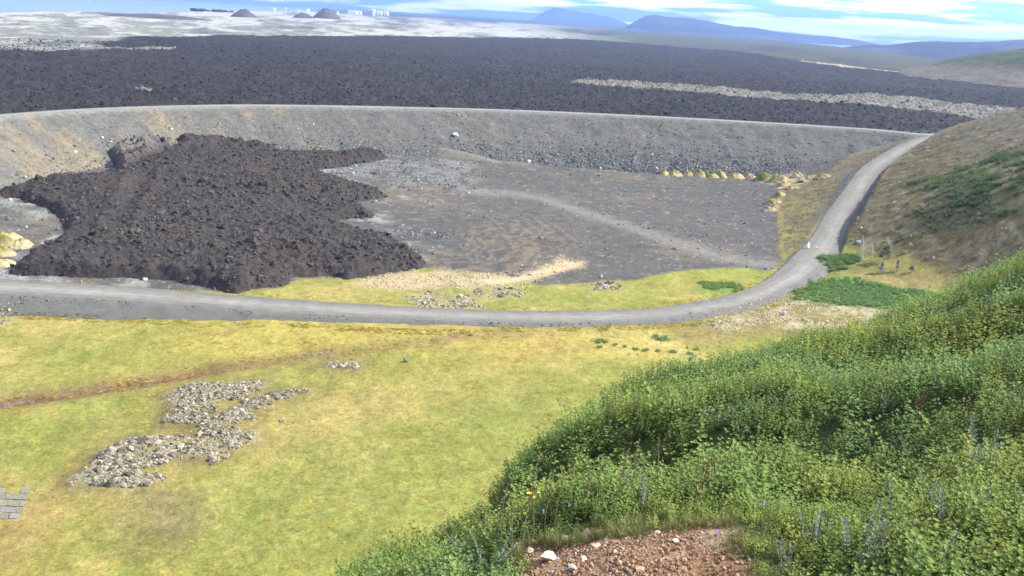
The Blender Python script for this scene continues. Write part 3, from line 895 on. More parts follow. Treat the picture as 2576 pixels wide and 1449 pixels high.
# ------------------------------------------------------------------ haze
hz_ = bpy.data.materials.new('haze_air')
hz_.use_nodes = True
hn, hl = hz_.node_tree.nodes, hz_.node_tree.links
hn.remove(hn['Principled BSDF'])
pv = hn.new('ShaderNodeVolumePrincipled')
pv.inputs['Color'].default_value = (.26, .43, .86, 1)
pv.inputs['Density'].default_value = 0.9e-4
pv.inputs['Anisotropy'].default_value = 0.2
hl.new(pv.outputs[0], hn['Material Output'].inputs['Volume'])
bm = bmesh.new()
bmesh.ops.create_cube(bm, size=1)
for v in bm.verts:
    v.co = Vector((v.co.x * 30000, v.co.y * 19000 + 8300, 128 + v.co.z * 276))
me = bpy.data.meshes.new('haze')
bm.to_mesh(me)
bm.free()
me.materials.append(hz_)
tag(link('haze', me), 'thin blue haze lying over the far country', kind='stuff')

# ------------------------------------------------------------------ near hill the camera stands on
A_EFF, VEG = 3.05, .45
sil = [(870, 1449, 11), (1000, 1390, 11.5), (1180, 1285, 12.5), (1250, 1235, 13.5), (1290, 1150, 15), (1400, 1080, 17), (1560, 990, 20), (1700, 950, 23), (1960, 880, 28), (2150, 840, 33), (2300, 785, 38), (2400, 748, 42), (2500, 695, 47), (2576, 645, 52)]
sa, stn, srh = [], [], []
for dx, dy, r_ in sil:
    d = ray(dx, dy)
    sa.append(math.atan2(d[0], d[1])); stn.append(-d[2] / math.hypot(d[0], d[1])); srh.append(r_)
sa = [R(-80), R(-35), R(-20)] + sa + [R(45), R(80)]
stn = [1.15, 1.05, .88] + stn + [.14, .10]
srh = [9, 9, 9.5] + srh + [58, 60]
sa, stn, srh = map(np.array, (sa, stn, srh))
az_f = np.linspace(R(-80), R(80), 400)
kern = np.exp(-np.linspace(-2, 2, 9) ** 2)
kern /= kern.sum()
def smooth(v):
    return np.convolve(np.pad(v, 4, mode='edge'), kern, 'valid')
tan_f, rho_f = smooth(np.interp(az_f, sa, stn)), smooth(np.interp(az_f, sa, srh))

hollows = []
def Fz0(x, y):
    r_ = np.hypot(x, y) + 1e-6
    az = np.arctan2(x, y)
    tn, rs = np.interp(az, az_f, tan_f), np.interp(az, az_f, rho_f)
    C = A_EFF / rs ** 2
    B = tn - 2 * A_EFF / rs
    z = HC - (A_EFF + VEG) - B * r_ - C * r_ * r_
    return z
def Fz(x, y):
    x, y = np.asarray(x, float), np.asarray(y, float)
    r_ = np.hypot(x, y)
    z = Fz0(x, y) + (fbm(x, y, 5, 3, .5, 171) * .45 + fbm(x, y, 2.0, 2, .5, 173) * .22) * sst(3, 9, r_) + fbm(x, y, .5, 3, .6, 172) * .05
    for hx, hy, hr, hd in hollows:
        z = z + hd * np.exp(-((x - hx) ** 2 + (y - hy) ** 2) / hr ** 2)
    return z
for dx, dy, hr, hd in [(1500, 1135, 1.7, -1.7), (1600, 1090, 1.5, -2.0), (1400, 1190, 1.4, -1.5), (1750, 1110, 1.1, .4), (1760, 985, 2.2, -.5), (2390, 1060, 1.8, -1.8), (2535, 1040, 1.4, 1.0), (2540, 800, 3.2, -1.6), (2150, 1230, 1.1, -.55), (2000, 1250, .8, -.4), (1480, 1270, 1.0, .15),
                       (2430, 775, 3.0, -1.8), (2540, 680, 3.5, .8), (1900, 1060, 1.2, -.5), (2250, 900, 2.0, -.5), (1450, 1050, 1.4, .2), (1000, 1449, .7, .15)]:
    p = hits([(dx, dy)], Fz0, 2, 120, 900)[0]
    hollows.append((p[0], p[1], hr, hd))
patch = hits([(1280, 1398), (1310, 1375), (1400, 1368), (1560, 1354), (1700, 1338), (1780, 1318), (1850, 1335), (1860, 1372), (1840, 1400), (1880, 1430), (1870, 1480), (1840, 1600), (1290, 1600), (1330, 1449)], Fz, 2, 60, 900)[:, :2]
NX, NY = polar(-78, 78, 620, 1.2, 95, 420)
NZ = Fz(NX, NY)
def patch_bump(x, y):
    return fbm(x, y, .7, 2, .6, 180) * .07
ps = poly_sd(NX, NY, patch) + fbm(NX, NY, .5, 3, .6, 175) * .12
pk = sst(-.12, .12, ps)
NZ = NZ + pk * (fbm(NX, NY, .14, 3, .6, 176) * .035 + patch_bump(NX, NY))
cN = np.ones(NX.shape + (3,)) * np.array([.040, .052, .016])
cN = lerp(cN, (.055, .075, .024), sst(0, .5, fbm(NX, NY, 1.2, 3, .6, 177)))
red = np.ones(NX.shape + (3,)) * np.array([.20, .118, .070])
red = lerp(red, (.23, .17, .12), sst(0, .5, fbm(NX, NY, .35, 4, .7, 178)))
red = lerp(red, (.13, .07, .045), sst(.1, .5, fbm(NX, NY, .2, 3, .7, 179)) * .7)
cN = lerp(cN, red, pk)
M_NEAR = earth_mat('red_scoria_soil', layers=((.08, .3), (.025, .3)), bump=.02, bump_scale=.05)
o = link('hillside', mesh_from('hillside', np.stack([NX, NY, NZ], -1).reshape(-1, 3), grid_faces(*NX.shape), cN.reshape(-1, 3), mats=[M_NEAR]))
tag(o, 'steep hill slope in the foreground with a bare patch of red scoria', kind='structure')

# ------------------------------------------------------------------ shapes of stones and plants
def ico(sub):
    bm = bmesh.new()
    bmesh.ops.create_icosphere(bm, subdivisions=sub, radius=1)
    V = np.array([v.co[:] for v in bm.verts])
    Fc = np.array([[v.index for v in f.verts] for f in bm.faces])
    bm.free()
    return V, Fc
ICO = {k: ico(k) for k in (1, 2, 3)}

def rock_shape(sub, seed, flat=.7, cuts=7, jag=.12):
    r = np.random.default_rng(seed)
    V, Fc = ICO[sub]
    V = V * 1.25
    for _ in range(cuts):                       # planes knock corners off
        nrm = r.normal(size=3); nrm /= np.linalg.norm(nrm)
        dcut = r.uniform(.55, .9)
        over = np.maximum(0, V @ nrm - dcut)
        V = V - over[:, None] * nrm * .92
    V = V * (1 + r.normal(size=(len(V), 1)) * jag * .4)
    V = V * np.array([r.uniform(.8, 1.2), r.uniform(.7, 1.1), flat * r.uniform(.8, 1.15)])
    return V, Fc

def rock_mesh(name, sub, seed, mat, **k):
    V, Fc = rock_shape(sub, seed, **k)
    return mesh_from(name, V, Fc, smooth=False, mats=[mat])

SRC = {}
def source(key, meshes):
    c = bpy.data.collections.new(key)
    for i, me in enumerate(meshes):
        ob = bpy.data.objects.new(f'{key}_{i:02d}', me)
        c.objects.link(ob)
    SRC[key] = c
    return c

def scatter(name, key, pts, scale, rot=None, tint=None, label=None, kind='stuff', parent=None):
    """one object that scatters the shapes of a collection over points, for growth and rubble nobody could count"""
    n = len(pts)
    me = bpy.data.meshes.new(name)
    me.vertices.add(n)
    me.vertices.foreach_set('co', np.asarray(pts, np.float32).ravel())
    a = me.attributes.new('sc', 'FLOAT_VECTOR', 'POINT')
    scale = np.asarray(scale, np.float32)
    if scale.ndim == 1: scale = np.repeat(scale[:, None], 3, 1)
    a.data.foreach_set('vector', scale.ravel())
    if rot is None:
        rot = np.zeros((n, 3)); rot[:, 2] = rng.uniform(0, 6.283, n)
    a = me.attributes.new('rt', 'FLOAT_VECTOR', 'POINT')
    a.data.foreach_set('vector', np.asarray(rot, np.float32).ravel())
    if tint is None:
        tint = np.ones((n, 3)) * rng.uniform(.7, 1.3, n)[:, None]
    a = me.attributes.new('tint', 'FLOAT_COLOR', 'POINT')
    c4 = np.ones((n, 4), np.float32); c4[:, :3] = tint
    a.data.foreach_set('color', c4.ravel())
    o = link(name, me, parent)
    tag(o, label, kind=kind)
    ng = bpy.data.node_groups.new(name, 'GeometryNodeTree')
    ng.interface.new_socket('Geometry', in_out='INPUT', socket_type='NodeSocketGeometry')
    ng.interface.new_socket('Geometry', in_out='OUTPUT', socket_type='NodeSocketGeometry')
    N, L = ng.nodes, ng.links
    gi, go = N.new('NodeGroupInput'), N.new('NodeGroupOutput')
    ci = N.new('GeometryNodeCollectionInfo')
    ci.inputs['Collection'].default_value = SRC[key]
    ci.inputs['Separate Children'].default_value = True
    ci.inputs['Reset Children'].default_value = True
    ip = N.new('GeometryNodeInstanceOnPoints')
    ip.inputs['Pick Instance'].default_value = True
    def attr(nm, dt):
        q = N.new('GeometryNodeInputNamedAttribute'); q.data_type = dt
        q.inputs['Name'].default_value = nm
        return q.outputs['Attribute']
    e2r = N.new('FunctionNodeEulerToRotation')
    L.new(attr('rt', 'FLOAT_VECTOR'), e2r.inputs[0])
    L.new(gi.outputs[0], ip.inputs['Points'])
    L.new(ci.outputs[0], ip.inputs['Instance'])
    L.new(e2r.outputs[0], ip.inputs['Rotation'])
    L.new(attr('sc', 'FLOAT_VECTOR'), ip.inputs['Scale'])
    rv = N.new('FunctionNodeRandomValue'); rv.data_type = 'INT'
    k = len(SRC[key].objects)
    for s_ in rv.inputs:
        if s_.name == 'Max' and s_.type == 'INT': s_.default_value = k - 1
        if s_.name == 'Min' and s_.type == 'INT': s_.default_value = 0
    io = [q for q in rv.outputs if q.type == 'INT'][0]
    L.new(io, ip.inputs['Instance Index'])
    L.new(ip.outputs[0], go.inputs[0])
    md = o.modifiers.new('scatter', 'NODES')
    md.node_group = ng
    return o

M_RUB = tint_mat('barrier_stone', (.145, .145, .143), .9, noise=(.5, .25))
M_LICH = tint_mat('lichen_stone', (.28, .255, .205), .95, noise=(.25, .45))
M_SOIL = tint_mat('scoria_stone', (.25, .175, .125), .95, noise=(.03, .3))
source('grey_rubble', [rock_mesh('rubble', 1, 200 + i, M_RUB) for i in range(6)])
source('lichen_rubble', [rock_mesh('rubble', 1, 220 + i, M_LICH, flat=.9) for i in range(6)])
source('scoria_rubble', [rock_mesh('rubble', 2, 240 + i, M_SOIL) for i in range(6)])

# rubble on the barrier, thicker and coarser towards its foot
n = 60000
si = rng.uniform(0, len(crf) - 1.01, n)
dd = BW + .5 + 33 * rng.beta(1.6, 1.0, n)
i0 = si.astype(int)
tg = np.gradient(crf[:, :2], axis=0); tg /= np.linalg.norm(tg, axis=1)[:, None]
nrm = np.stack([tg[:, 1], -tg[:, 0]], 1)
bx = crf[i0, 0] + (si - i0) * (crf[i0 + 1, 0] - crf[i0, 0]) + nrm[i0, 0] * dd
by = crf[i0, 1] + (si - i0) * (crf[i0 + 1, 1] - crf[i0, 1]) + nrm[i0, 1] * dd
over = dd - BW
bz = crf[i0, 2] - over / BR + fbm(bx, by, 7, 3, .5, 21) * .8 * sst(0, 5, over) + fbm(bx, by, 1.1, 3, .6, 22) * .32 * sst(0, 3, over)
tz = T0(bx, by)
dens = .25 + .9 * sst(-.2, .5, fbm(si * 1.3, dd * .3, 5, 4, .6, 27)) + .5 * sst(16, 30, dd)
dens *= sst(40, 120, si * 1.3) * .8 + .2
ok = (bz > tz - .3) & (rng.random(n) < dens * .75) & (poly_sd(bx, by, lobe) < 1)
bx, by, bz, dd = bx[ok], by[ok], bz[ok], dd[ok]
sz = .16 * rng.lognormal(0, .45, len(bx)) * (1 + .9 * sst(16, 32, dd))
tn_ = rng.uniform(.4, 1.3, len(bx)); tn_[rng.random(len(bx)) < .02] = 2.6
scatter('barrier_rubble', 'grey_rubble', np.stack([bx, by, bz], 1), np.clip(sz, .1, .8), rng.uniform(0, 6.28, (len(bx), 3)), tn_[:, None] * np.array([1, 1, 1.03]), 'loose grey stones covering the face of the barrier')

# rubble on the yard: along the tracks, round the lobe, in furrows
def in_box(poly, n):
    lo, hi = poly.min(0), poly.max(0)
    return rng.uniform(lo[0], hi[0], n), rng.uniform(lo[1], hi[1], n)
yx, yy = in_box(PO['yard'], 90000)
kd = .05 + .5 * sst(.35, .7, fbm(yx * .4 + yy * .2, yy * 1.6 - yx * .5, 3.2, 4, .65, 72))
dl = poly_sd(yx, yy, lobe)
kd += .7 * sst(-7, -1, dl) * sst(-.1, .3, fbm(yx, yy, 12, 3, .6, 181))
dt = line_dist(yx, yy, track)
kd += .8 * np.exp(-((dt - 6.0 + fbm(yx, yy, 8, 2, .5, 182)) / .7) ** 2) * (yx > 5)
kd += 1.0 * sst(-3, 2, poly_sd(yx, yy, PO['spill']))
mnd = hits([(1100, 595), (1180, 600), (1060, 590)])
for q in mnd: kd += .8 * np.exp(-((yx - q[0]) ** 2 + (yy - q[1]) ** 2) / 12)
ok = (poly_sd(yx, yy, PO['yard']) > 0) & (dl < .5) & (rng.random(len(yx)) < kd * .55)
yx, yy = yx[ok], yy[ok]
yz = ground_z(yx, yy)
tn_ = rng.uniform(.4, 1.5, len(yx)); tn_[rng.random(len(yx)) < .12] = 2.3
scatter('yard_rubble', 'grey_rubble', np.stack([yx, yy, yz], 1), np.clip(.22 * rng.lognormal(0, .5, len(yx)), .1, .9), rng.uniform(0, 6.28, (len(yx), 3)), tn_[:, None] * np.ones(3), 'scattered grey stones lying on the gravel yard')

# clinker crust of the fresh lava
M_CLK = tint_mat('clinker', (.046, .040, .038), .85, noise=(.4, .3))
source('clinker', [rock_mesh('clinker', 1, 260 + i, M_CLK, flat=.8, jag=.3) for i in range(6)])
ii = rng.integers(0, LX.size, 55000)
kx, ky, kz, ks = LX.ravel()[ii], LY.ravel()[ii], LZ.ravel()[ii], sd.ravel()[ii]
ok = (ks > .4) & (rng.random(len(kx)) < .35 + .6 * sst(0, .4, fbm(kx, ky, 8, 3, .6, 107))) & (line_dist(kx, ky, hits([(365, 460), (345, 500), (310, 560), (290, 610)])[:, :2]) > 1.2)
kx, ky, kz = kx[ok], ky[ok], kz[ok]
scatter('lava_clinker', 'clinker', np.stack([kx + rng.uniform(-.2, .2, len(kx)), ky + rng.uniform(-.2, .2, len(kx)), kz], 1), np.clip(.20 * rng.lognormal(0, .6, len(kx)), .09, 1.2), rng.uniform(0, 6.28, (len(kx), 3)), rng.uniform(.6, 1.4, len(kx))[:, None] * np.ones(3), 'dark jagged clinker blocks crusting the lava tongue')

# ------------------------------------------------------------------ old lichen-grey lava outcrops in the meadow
def outcrop(key, label, n_big, n_small, smin, smax, tint=1.0, fill=.0):
    poly = outcrops[key]
    c0 = poly.mean(0)
    root = empty('lava_outcrop', (c0[0], c0[1], float(ground_z(c0[0], c0[1])[0])))
    tag(root, label, 'rock outcrop', 'old lava outcrops in the meadow')
    def pick(n, inner):
        xs, ys = in_box(poly, n * 30)
        s_ = poly_sd(xs, ys, poly) + fbm(xs, ys, 3, 4, .7, 191) * 2.2
        k = (s_ > inner) & (rng.random(len(xs)) < .05 + .95 * sst(-.10, .22, fbm(xs, ys, 2.6, 3, .6, 192) + fill))
        return xs[k][:n], ys[k][:n]
    xs, ys = pick(n_big, .3)
    zs = ground_z(xs, ys)
    mes = BIG_ROCKS
    for x, y, z in zip(xs, ys, zs):
        r_ = link('rock', mes[rng.integers(len(mes))], root)
        s_ = rng.uniform(smin, smax)
        r_.location = (x - root.location.x, y - root.location.y, z - root.location.z - s_ * .25)
        r_.rotation_euler = tuple(rng.uniform(-.5, .5, 2)) + (rng.uniform(0, 6.28),)
        r_.scale = (s_ * rng.uniform(1, 1.7), s_ * rng.uniform(.6, 1.0), s_ * rng.uniform(.6, 1.2))
    xs, ys = pick(n_small, -.6)
    zs = ground_z(xs, ys)
    P_ = np.stack([xs, ys, zs], 1) - np.array(root.location)
    scatter('rubble', 'lichen_rubble', P_, np.stack([.105 * rng.lognormal(0, .55, len(xs))] * 3, 1) * np.array([1.3, 1, .95]), np.c_[rng.uniform(-.6, .6, (len(xs), 2)), rng.uniform(0, 6.28, len(xs))], (rng.uniform(.18, 1.1, len(xs)) * tint)[:, None] * np.array([1, .98, .93]), None, 'stuff', root)
    return root
M_BIG = [flat_mat('lichen_rock', c, .95, .1, noise=(.35, .55)) for c in ((.25, .23, .19), (.31, .285, .235), (.14, .135, .12))]
BIG_ROCKS = [rock_mesh('rock', 2, 300 + i, M_BIG[i % 3 if i < 6 else 0], flat=.8, cuts=10, jag=.35) for i in range(9)]
outcrop('A', 'upper whitish lava outcrop left of centre, nearest the brown ditch', 130, 5600, .10, .24, fill=.15)
outcrop('B', 'narrow slanting band of pale rocks right of the upper outcrop', 100, 4600, .10, .24)
outcrop('C', 'large whitish lava outcrop lowest and furthest left in the meadow', 230, 9500, .10, .25, fill=.12)
outcrop('D', 'dark grey lump of rock beyond the road near a bend', 14, 260, .4, .9, .5)
outcrop('E', 'flat spread of cream rocks beside the far edge of the road', 60, 1500, .2, .45, 1.25)
outcrop('F', 'small cream and grey rock pile above the flat cream rocks', 16, 420, .3, .65, 1.0)
outcrop('G', 'small isolated rock group in the meadow below the road', 14, 260, .25, .6, .9)
outcrop('I', 'pale rocks at the left edge just below the road bank', 30, 700, .2, .45, 1.1)

# small stones and dry bits of the pale ground beyond and below the road
for poly, cnt, nm, lb in ((PO['sand'], 2600, 'pale_rubble', 'small cream stones strewn on the sandy ground by the lava front'), (PO['pale'], 3000, 'pale_rubble', 'small pale stones in the dry grass at the bend of the road')):
    xs, ys = in_box(poly, cnt * 4)
    k = (poly_sd(xs, ys, poly) > -2 + fbm(xs, ys, 5, 3, .6, 195) * 4) & (fbm(xs, ys, 4, 3, .7, 196) > -.05)
    xs, ys = xs[k][:cnt], ys[k][:cnt]
    k = ground_z(xs, ys)
    scatter(nm, 'lichen_rubble', np.stack([xs, ys, k], 1), np.clip(.12 * rng.lognormal(0, .4, len(xs)), .06, .4), rng.uniform(0, 6.28, (len(xs), 3)), rng.uniform(.7, 1.6, len(xs))[:, None] * np.array([1.05, .97, .8]), lb)

# edging stones along the road
ei = rng.integers(2, len(road) - 3, 9000)
rt = np.gradient(road[:, :2], axis=0); rt /= np.linalg.norm(rt, axis=1)[:, None]
rn = np.stack([rt[:, 1], -rt[:, 0]], 1)
sgn = np.where(rng.random(9000) < .62, 1.0, -1.0)
sd_ = hwid[ei] + np.abs(rng.normal(0, 1, 9000)) * 1.1 + .05
ex, ey = road[ei, 0] + rn[ei, 0] * sd_ * sgn + rt[ei, 0] * rng.uniform(-1, 1, 9000), road[ei, 1] + rn[ei, 1] * sd_ * sgn + rt[ei, 1] * rng.uniform(-1, 1, 9000)
ez = road[ei, 2] - (sd_ - hwid[ei]) / 1.5 + .12
k = fbm(ex, ey, 6, 3, .6, 197) > -.15
k &= ez > T0(ex, ey) - .5
ex, ey, ez = ex[k], ey[k], ez[k]
scatter('verge_rubble', 'grey_rubble', np.stack([ex, ey, ez], 1), np.clip(.075 * rng.lognormal(0, .5, len(ex)), .04, .35), rng.uniform(0, 6.28, (len(ex), 3)), rng.uniform(.7, 1.3, len(ex))[:, None] * np.ones(3), 'loose stones along the verges of the gravel road')

ei = rng.integers(2, i_junction, 5200)
sd_ = hwid[ei] * 1.0 + rng.uniform(.9, 3.6, len(ei)) + (ei < len(road) * .25) * 2.2
gs_ = np.where(rng.random(len(ei)) < .7, 1.0, -1.0)
al_ = rng.uniform(-2, 2, len(ei))
VG = (road[ei, 0] + rn[ei, 0] * sd_ * gs_ + rt[ei, 0] * al_, road[ei, 1] + rn[ei, 1] * sd_ * gs_ + rt[ei, 1] * al_)

# single stones that stand out
def single_rock(dx, dy, size, color, label, name='boulder', seed=0, group=None, surf=None, squash=.8, cat='boulder'):
    p = hits([(dx, dy)], surf, *((2, 90, 1200) if surf else (25, 900, 1400)))[0]
    me = rock_mesh(name, 2, 400 + seed, flat_mat('stone', color, .9, .15, noise=(size * .4, .3)), flat=squash, cuts=9, jag=.2)
    o = link(name, me, None, (p[0], p[1], p[2] + size * .3))
    o.scale = (size, size, size)
    o.rotation_euler = (0, 0, seed * 1.7)
    tag(o, label, cat, group)
    return o
WH = (.62, .62, .6)
single_rock(1146, 341, 1.15, WH, 'big white boulder alone on the upper face of the barrier', seed=1)
single_rock(1330, 409, .8, WH, 'pointed white stone at the foot of the barrier', seed=2, squash=1.2)
single_rock(432, 326, .55, WH, 'small white stone on the barrier above the lava tongue', seed=3)
single_rock(190, 384, .7, WH, 'white rock low on the barrier left of the lava tongue', seed=4)
single_rock(258, 347, .5, WH, 'white rock high on the barrier at left', seed=5)
single_rock(365, 704, .55, (.45, .45, .42), 'pale block beside the road below the lava front', seed=6)
single_rock(2160, 612, .8, (.28, .28, .28), 'grey boulder at the turn-off of the climbing road', seed=7)
single_rock(2143, 606, .6, (.12, .12, .12), 'dark grey stone left of the grey boulder', seed=8)
single_rock(1022, 911, .55, (.16, .16, .15), 'lone dark rock in the middle of the meadow', seed=9, squash=1.2)
single_rock(1970, 790, .6, (.42, .40, .33), 'pale lichen boulder in the dry grass under the road bend', seed=10)
single_rock(708, 1060, .4, (.16, .16, .15), 'small dark rock pair right of the pale outcrops', seed=11)
single_rock(1818, 456, .9, (.32, .26, .12), 'small yellowish hump in front of the mound row', seed=12, squash=.5)
single_rock(2165, 575, .45, (.45, .43, .38), 'pale stone at the foot of the brown hillside', seed=13)

# ------------------------------------------------------------------ mounds of soil and turf along the foot of the barrier
M_MOUND = earth_mat('turf_and_sand', layers=((.5, .3), (.15, .25)), bump=.15, bump_scale=.4)
def mound(dx, dy, wpx, hpx, green, label, seed):
    p = hits([(dx, dy)])[0]
    dist = math.hypot(p[0], p[1])
    w, h = wpx / 2231 * dist / 2 * 1.05, hpx / 2231 * dist * .95
    w *= (.8, 1.15, .9, 1.05, 1.2)[seed % 5]; h *= (1, .75, .9, 1.1, .8)[seed % 5]
    a, r = np.meshgrid(np.linspace(0, 2 * math.pi, 49)[:-1], np.linspace(0.02, 1.15, 16))
    X, Y = r * w * np.cos(a), r * w * np.sin(a) * .9
    lump = fbm(X + seed * 31, Y, w * .6, 4, .6, 211)
    Z = h * np.clip(1 - r ** 1.9, -.4, 1) * (1 + .65 * lump) + fbm(X + seed * 31, Y, .8, 3, .6, 212) * .5 - .1
    X = X * (1 + .35 * lump) - Z * rng.uniform(.1, .5)
    c = np.ones(X.shape + (3,)) * np.array([.34, .265, .165])
    gk = sst(-.25, .25, lump + (Z / h - .62) * 1.1 + (green - .5) * 1.1 - X / w * .45)
    c = lerp(c, (.17, .175, .05) if green < .75 else (.085, .135, .035), gk)
    c = lerp(c, (.14, .085, .05), sst(.25, .5, fbm(X + seed, Y, 1.2, 3, .6, 213)) * .5)
    nc = X.shape[1]
    f = []
    for i in range(X.shape[0] - 1):
        for j in range(nc):
            f.append((i * nc + j, (i + 1) * nc + j, (i + 1) * nc + (j + 1) % nc, i * nc + (j + 1) % nc))
    f += [(0, (j + 1) % nc, (j + 2) % nc, 0) for j in []]
    V = np.stack([X, Y, Z], -1).reshape(-1, 3)
    V = np.vstack([V, [[X[0].mean(), Y[0].mean(), Z[0].mean()]]])
    c = np.vstack([c.reshape(-1, 3), c[0].mean(0)[None]])
    m = len(V) - 1
    f += [(m, j, (j + 1) % nc, m) for j in range(0)]
    me = bpy.data.meshes.new('soil_mound')
    me.from_pydata(V.tolist(), [], f + [(m, j, (j + 1) % nc) for j in range(nc)])
    for pl in me.polygons: pl.use_smooth = True
    at = me.color_attributes.new('Col', 'FLOAT_COLOR', 'POINT')
    c4 = np.ones((len(V), 4)); c4[:, :3] = np.clip(c, .001, 1)
    at.data.foreach_set('color', c4.ravel())
    me.materials.append(M_MOUND)
    o = link('soil_mound', me, None, tuple(p))
    tag(o, label, 'soil mound', 'heaps of turf and sand round the gravel yard')
for k, a in enumerate([
    (1669, 439, 34, 14, .6, 'leftmost mound of the row at the barrier foot, olive topped'),
    (1698, 440, 32, 15, .45, 'second mound from the left, half grass and half pale sand'),
    (1731, 441, 30, 13, .3, 'third mound from the left, mostly pale sand'),
    (1760, 442, 32, 15, .6, 'fourth mound from the left with a green cap'),
    (1789, 444, 32, 18, .85, 'greenest mound of the row, fifth from the left'),
    (1816, 445, 30, 16, .05, 'bare pale sand mound right of the greenest mound'),
    (1854, 445, 34, 14, .5, 'yellow tufted mound standing apart right of the bare one'),
    (1888, 447, 30, 13, .35, 'small half green mound before the wide green heap'),
    (1922, 452, 44, 18, .8, 'wide green mound with a sandy right side'),
    (1964, 455, 42, 20, .25, 'tall lumpy sandy heap right of the wide green mound'),
    (2006, 444, 36, 14, .15, 'sandy heap at the back near the barrier foot'),
    (2042, 452, 44, 12, .2, 'low sandy heap behind, further right'),
    (2076, 446, 44, 9, .15, 'long low sandy ridge at the right end of the heaps'),
    (1968, 468, 40, 12, .3, 'low pale heap at the front of the cluster'),
    (1997, 474, 34, 11, .45, 'small brownish heap at the right of the cluster'),
    (1964, 492, 34, 11, .6, 'grassy brown heap on the yard edge'),
    (1948, 510, 40, 14, .5, 'sandy heap with green top on the right edge of the yard'),
    (1936, 528, 38, 10, .3, 'lowest sandy heap on the right edge of the yard'),
    (22, 608, 70, 24, .7, 'big grassy heap at the left edge beside the lava'),
    (52, 616, 48, 18, .4, 'yellow sandy heap right of the big grassy heap'),
    (10, 640, 60, 20, .6, 'grassy heap in the middle at the left edge'),
    (8, 664, 46, 18, .15, 'pale sandy heap at the left edge above the road')]):
    mound(*a, seed=k)

# ------------------------------------------------------------------ leafy growth
def leaf_mesh(name, stems, mats):
    """stems: list of (polyline, radius); leaves: list of (base, direction, up, length, width)"""
    pass

def build_plant(name, seed, mats, n_stems=7, height=(.45, .8), spread=.22, whorl=7, leaf=(.045, .011), gap=.075, elev=.5, start=.25, petiole=.07, single=False, stem_r=.004, flower=0):
    r = np.random.default_rng(seed)
    V, Fc, M = [], [], []
    def add(q, mi):
        k = len(V)
        V.extend(q)
        Fc.append((k, k + 1, k + 2, k + 3)); M.append(mi)
    for s in range(n_stems):
        a = r.uniform(0, 6.283); rr = spread * math.sqrt(r.random()) * .5
        b = np.array([math.cos(a) * rr, math.sin(a) * rr, 0])
        h = r.uniform(*height)
        lean = np.array([math.cos(a), math.sin(a), 0]) * r.uniform(.1, .45) + np.array([r.uniform(-.1, .1), r.uniform(-.1, .1), 0])
        def pt(t):
            return b + lean * h * t * t * .9 + np.array([0, 0, h * t])
        side = np.array([-math.sin(a), math.cos(a), 0])
        for side_ in (side, np.array([math.cos(a), math.sin(a), 0])):
            for t0_, t1_ in ((0, .5), (.5, 1.0)):
                p0, p1 = pt(t0_), pt(t1_)
                w0, w1 = stem_r * (1 - .5 * t0_), stem_r * (1 - .5 * t1_)
                add([p0 - side_ * w0, p0 + side_ * w0, p1 + side_ * w1, p1 - side_ * w1], 1)
        t = start
        while t < 1.0:
            c = pt(t)
            ga = r.uniform(0, 6.283)
            out = np.array([math.cos(ga), math.sin(ga), r.uniform(.2, .8)])
            out /= np.linalg.norm(out)
            c2 = c + out * petiole * r.uniform(.6, 1.3) * (1.15 - .5 * t)
            if not single:
                nrm_ = out * .5 + np.array([.25, 0, 1.0]); nrm_ /= np.linalg.norm(nrm_)
                e1 = np.cross(nrm_, [0, 1, .1]); e1 /= np.linalg.norm(e1)
                e2 = np.cross(nrm_, e1)
                L = leaf[0] * r.uniform(.7, 1.25)
                for q in range(whorl):
                    an = q / whorl * 6.283 + r.uniform(-.2, .2)
                    d = e1 * math.cos(an) + e2 * math.sin(an)
                    s_ = np.cross(nrm_, d)
                    tip = d * L * math.cos(elev) + nrm_ * L * math.sin(elev)
                    mid = tip * .55
                    add([c2, c2 + mid + s_ * leaf[1], c2 + tip, c2 + mid - s_ * leaf[1]], 0)
            else:
                for q in range(whorl):
                    an = ga + q / whorl * 6.283
                    d = np.array([math.cos(an), math.sin(an), r.uniform(.3, 1.1)]); d /= np.linalg.norm(d)
                    s_ = np.cross(d, [0, 0, 1.]); s_ /= np.linalg.norm(s_)
                    L = leaf[0] * r.uniform(.7, 1.3)
                    mid = d * L * .5 + np.array([0, 0, .1 * L])
                    add([c, c + mid + s_ * leaf[1], c + d * L, c + mid - s_ * leaf[1]], 0)
            t += gap / h * r.uniform(.7, 1.3)
    V = np.array(V)
    return mesh_from(name, V, Fc, smooth=False, mats=mats, fmat=M)

M_LEAF = tint_mat('lupine_leaf', (.20, .285, .070), .6, trans=.5, spec=.3)
M_STEM = tint_mat('plant_stem', (.10, .10, .045), .8)
M_LEAF2 = tint_mat('willow_leaf', (.15, .225, .07), .6, trans=.35)
M_GREY = flat_mat('downy_willow_leaf', (.16, .20, .145), .75, .2, trans=.2)
M_TWIG = flat_mat('grey_twig', (.22, .19, .15), .85, .15)
source('lupine', [build_plant('lupine', 500 + i, [M_LEAF, M_STEM], n_stems=(10, 7, 12, 9, 11, 10, 6, 9)[i], height=((.45, .8), (.5, 1.0), (.3, .6), (.45, .8))[i % 4], whorl=(7, 8, 6, 7)[i % 4], leaf=((.036, .0085), (.047, .010), (.027, .008), (.038, .013))[i % 4], petiole=(.07, .1, .05, .07)[i % 4]) for i in range(8)])
source('leafy_shrub', [build_plant('shrub', 520 + i, [M_LEAF2, M_STEM], n_stems=12, height=(.5, 1.0), spread=.9, whorl=4, leaf=(.11, .035), gap=.1, single=True, start=.1, stem_r=.008) for i in range(4)])
